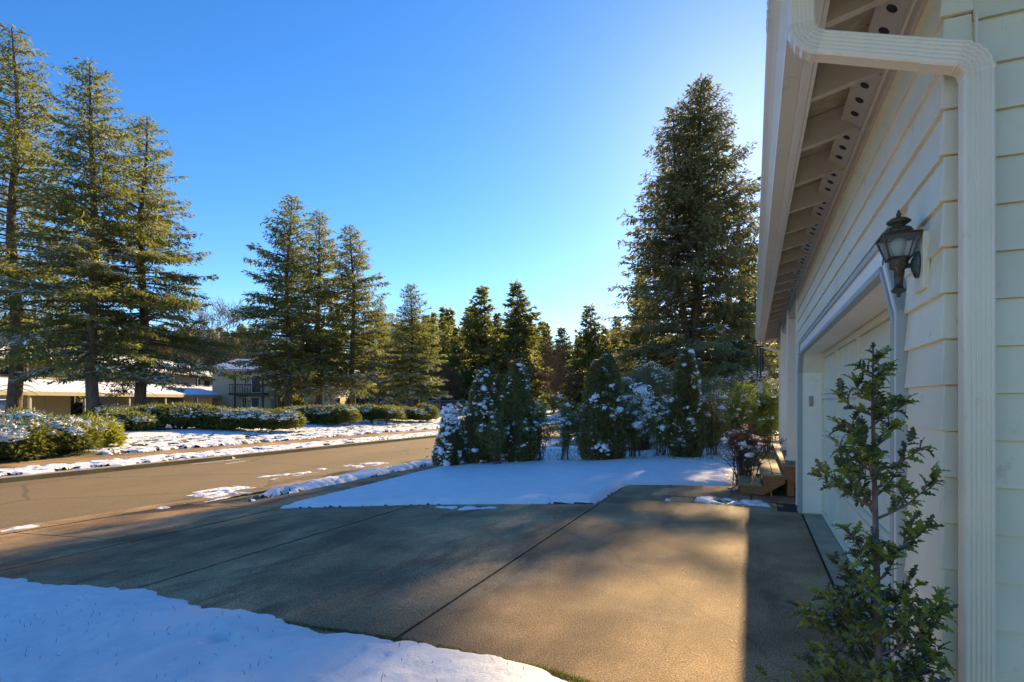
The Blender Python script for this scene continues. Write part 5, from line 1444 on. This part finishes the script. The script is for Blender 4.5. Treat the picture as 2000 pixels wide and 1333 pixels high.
# ------------------------------------------------------------------ cars
def car(label, loc, rz, paint, snowy=False, tall=1.42, grp=None):
    t = thing('parked_car', label, 'car', loc, rz, grp)
    L, W = 4.4, 1.75
    body = MB()
    sec = [(-2.2, .35), (-2.15, .78), (-1.3, .92), (-.85, .95), (1.25, .95), (2.1, .88), (2.2, .5), (2.2, .3), (-2.1, .28)]
    body.prism(sec[::-1], 'y', -W/2, W/2); body.build('body', M[paint], t, bevel=.05)
    ct = tall
    cab = MB(); cab.hexa([(-1.0, -.80, .90), (1.75, -.80, .90), (1.75, .80, .90), (-1.0, .80, .90), (-.35, -.62, ct), (1.15, -.62, ct), (1.15, .62, ct), (-.35, .62, ct)])
    cab.build('cabin', M['snow'] if snowy else M[paint], t, bevel=.04)
    def pane(pts, ins):
        MB().poly(pts, [(0, 1, 2, 3)]).build('window', M['darkglass'], t)
    for s in (-1, 1):
        y0, y1 = s*.815, s*.655
        pane([(-.75, y0*.995, .96), (.32, y0*.995, .96), (.32, y1*1.02, ct-.06), (-.28, y1*1.02, ct-.06)], 0); pane([(.40, y0*.995, .96), (1.55, y0*.995, .96), (1.08, y1*1.02, ct-.06), (.40, y1*1.02, ct-.06)], 0)
    if not snowy:
        pane([(-.97, -.7, .95), (-.97, .7, .95), (-.42, .56, ct-.05), (-.42, -.56, ct-.05)], 0)
        pane([(1.72, -.7, .95), (1.72, .7, .95), (1.20, .56, ct-.05), (1.20, -.56, ct-.05)], 0)
    for x in (-1.35, 1.35):
        for s in (-1, 1):
            w = MB(); w.lathe([(.30, -.1), (.32, -.07), (.32, .07), (.30, .1)], (0, 0, 0), 18)
            o = w.build('wheel', M['tire'], t, True, (x, s*.80, .32)); o.rotation_euler = (math.pi/2, 0, 0)
            o2 = MB().lathe([(.19, -.105), (.19, .105)], (0, 0, 0), 14).build('rim', M['steel'], o)
    for s in (-1, 1):
        MB().box((2.19, s*.72-.14, .62), (2.215, s*.72+.14, .82)).build('tail_light', M['redlens'], t)
        MB().box((-2.20, s*.66-.16, .58), (-2.165, s*.66+.16, .70)).build('headlight', M['bulb'], t)
    if snowy: MB().hexa([(-2.0, -.75, .90), (-1.0, -.75, .97), (-1.0, .75, .97), (-2.0, .75, .90), (-2.0, -.7, .96), (-1.0, -.7, 1.05), (-1.0, .7, 1.05), (-2.0, .7, .96)]).build('snow', M['snow'], t, bevel=.03)
    return t
GC = 'cars parked by the apartments'
car('snow-covered pale blue car parked in the carport behind the first fir trunk', (*camloc(-37.6, 40.8)[:2], -.1), TH+math.pi, 'carsilver', True, 1.42, GC)
car('white vehicle with red tail light cut by the left photo edge', (*R(-38, 38), -.1), TH+.15, 'carwhite', False, 1.75, GC)
car('black car parked in the carport between the second and third fir trunks', (*camloc(-38.2, 51.2)[:2], -.1), TH+math.pi, 'carblack', False, 1.42, GC)
car('red car behind the wire fence left of the snowy cone shrub', (*R(868, 72), -.1), TH+.1, 'carred', False, 1.42, GC)

# ------------------------------------------------------------------ wire fence and power lines
fn = thing('wire_fence', 'grey chain-link fence between the lone fir and the snowy cone shrub', 'fence', (*R(822, 60), -.1), TH)
FW = pxr(1040, 60)-pxr(822, 60)
for k in range(7): MB().tube([(FW*k/6, 0, 0), (FW*k/6, 0, 1.75)], .035, 7).build('post', M['steel'], fn)
for zz in (1.72, .08): MB().tube([(0, 0, zz), (FW, 0, zz)], .024, 6).build('rail', M['steel'], fn)
V = []; E_ = MB()
for k in range(-16, int(FW/.22)):
    for s in (1, -1):
        x0_ = k*.22 if s > 0 else k*.22+1.6; x1_ = x0_+s*1.6; 
        if min(x0_, x1_) < 0 or max(x0_, x1_) > FW: continue
        E_.tube([(x0_, 0, .1), (x1_, 0, 1.7)], .006, 3, False)
tag(E_.build('mesh', M['steel'], fn), kind='stuff')
for k in range(3):
    a = R(1030, 120); b = R(1215, 62); zz0 = hgt(655+4*k, 120); zz1 = hgt(640+9*k, 62)
    pts = [(a[0]+(b[0]-a[0])*t, a[1]+(b[1]-a[1])*t, zz0+(zz1-zz0)*t - 1.2*4*t*(1-t)) for t in np.linspace(0, 1, 12)]
    tag(MB().tube(pts, .022, 4).build('power_line', M['cable']), ['uppermost', 'middle', 'lowest'][k] + ' of three thin power lines above the bare thicket', 'cable', 'power lines')
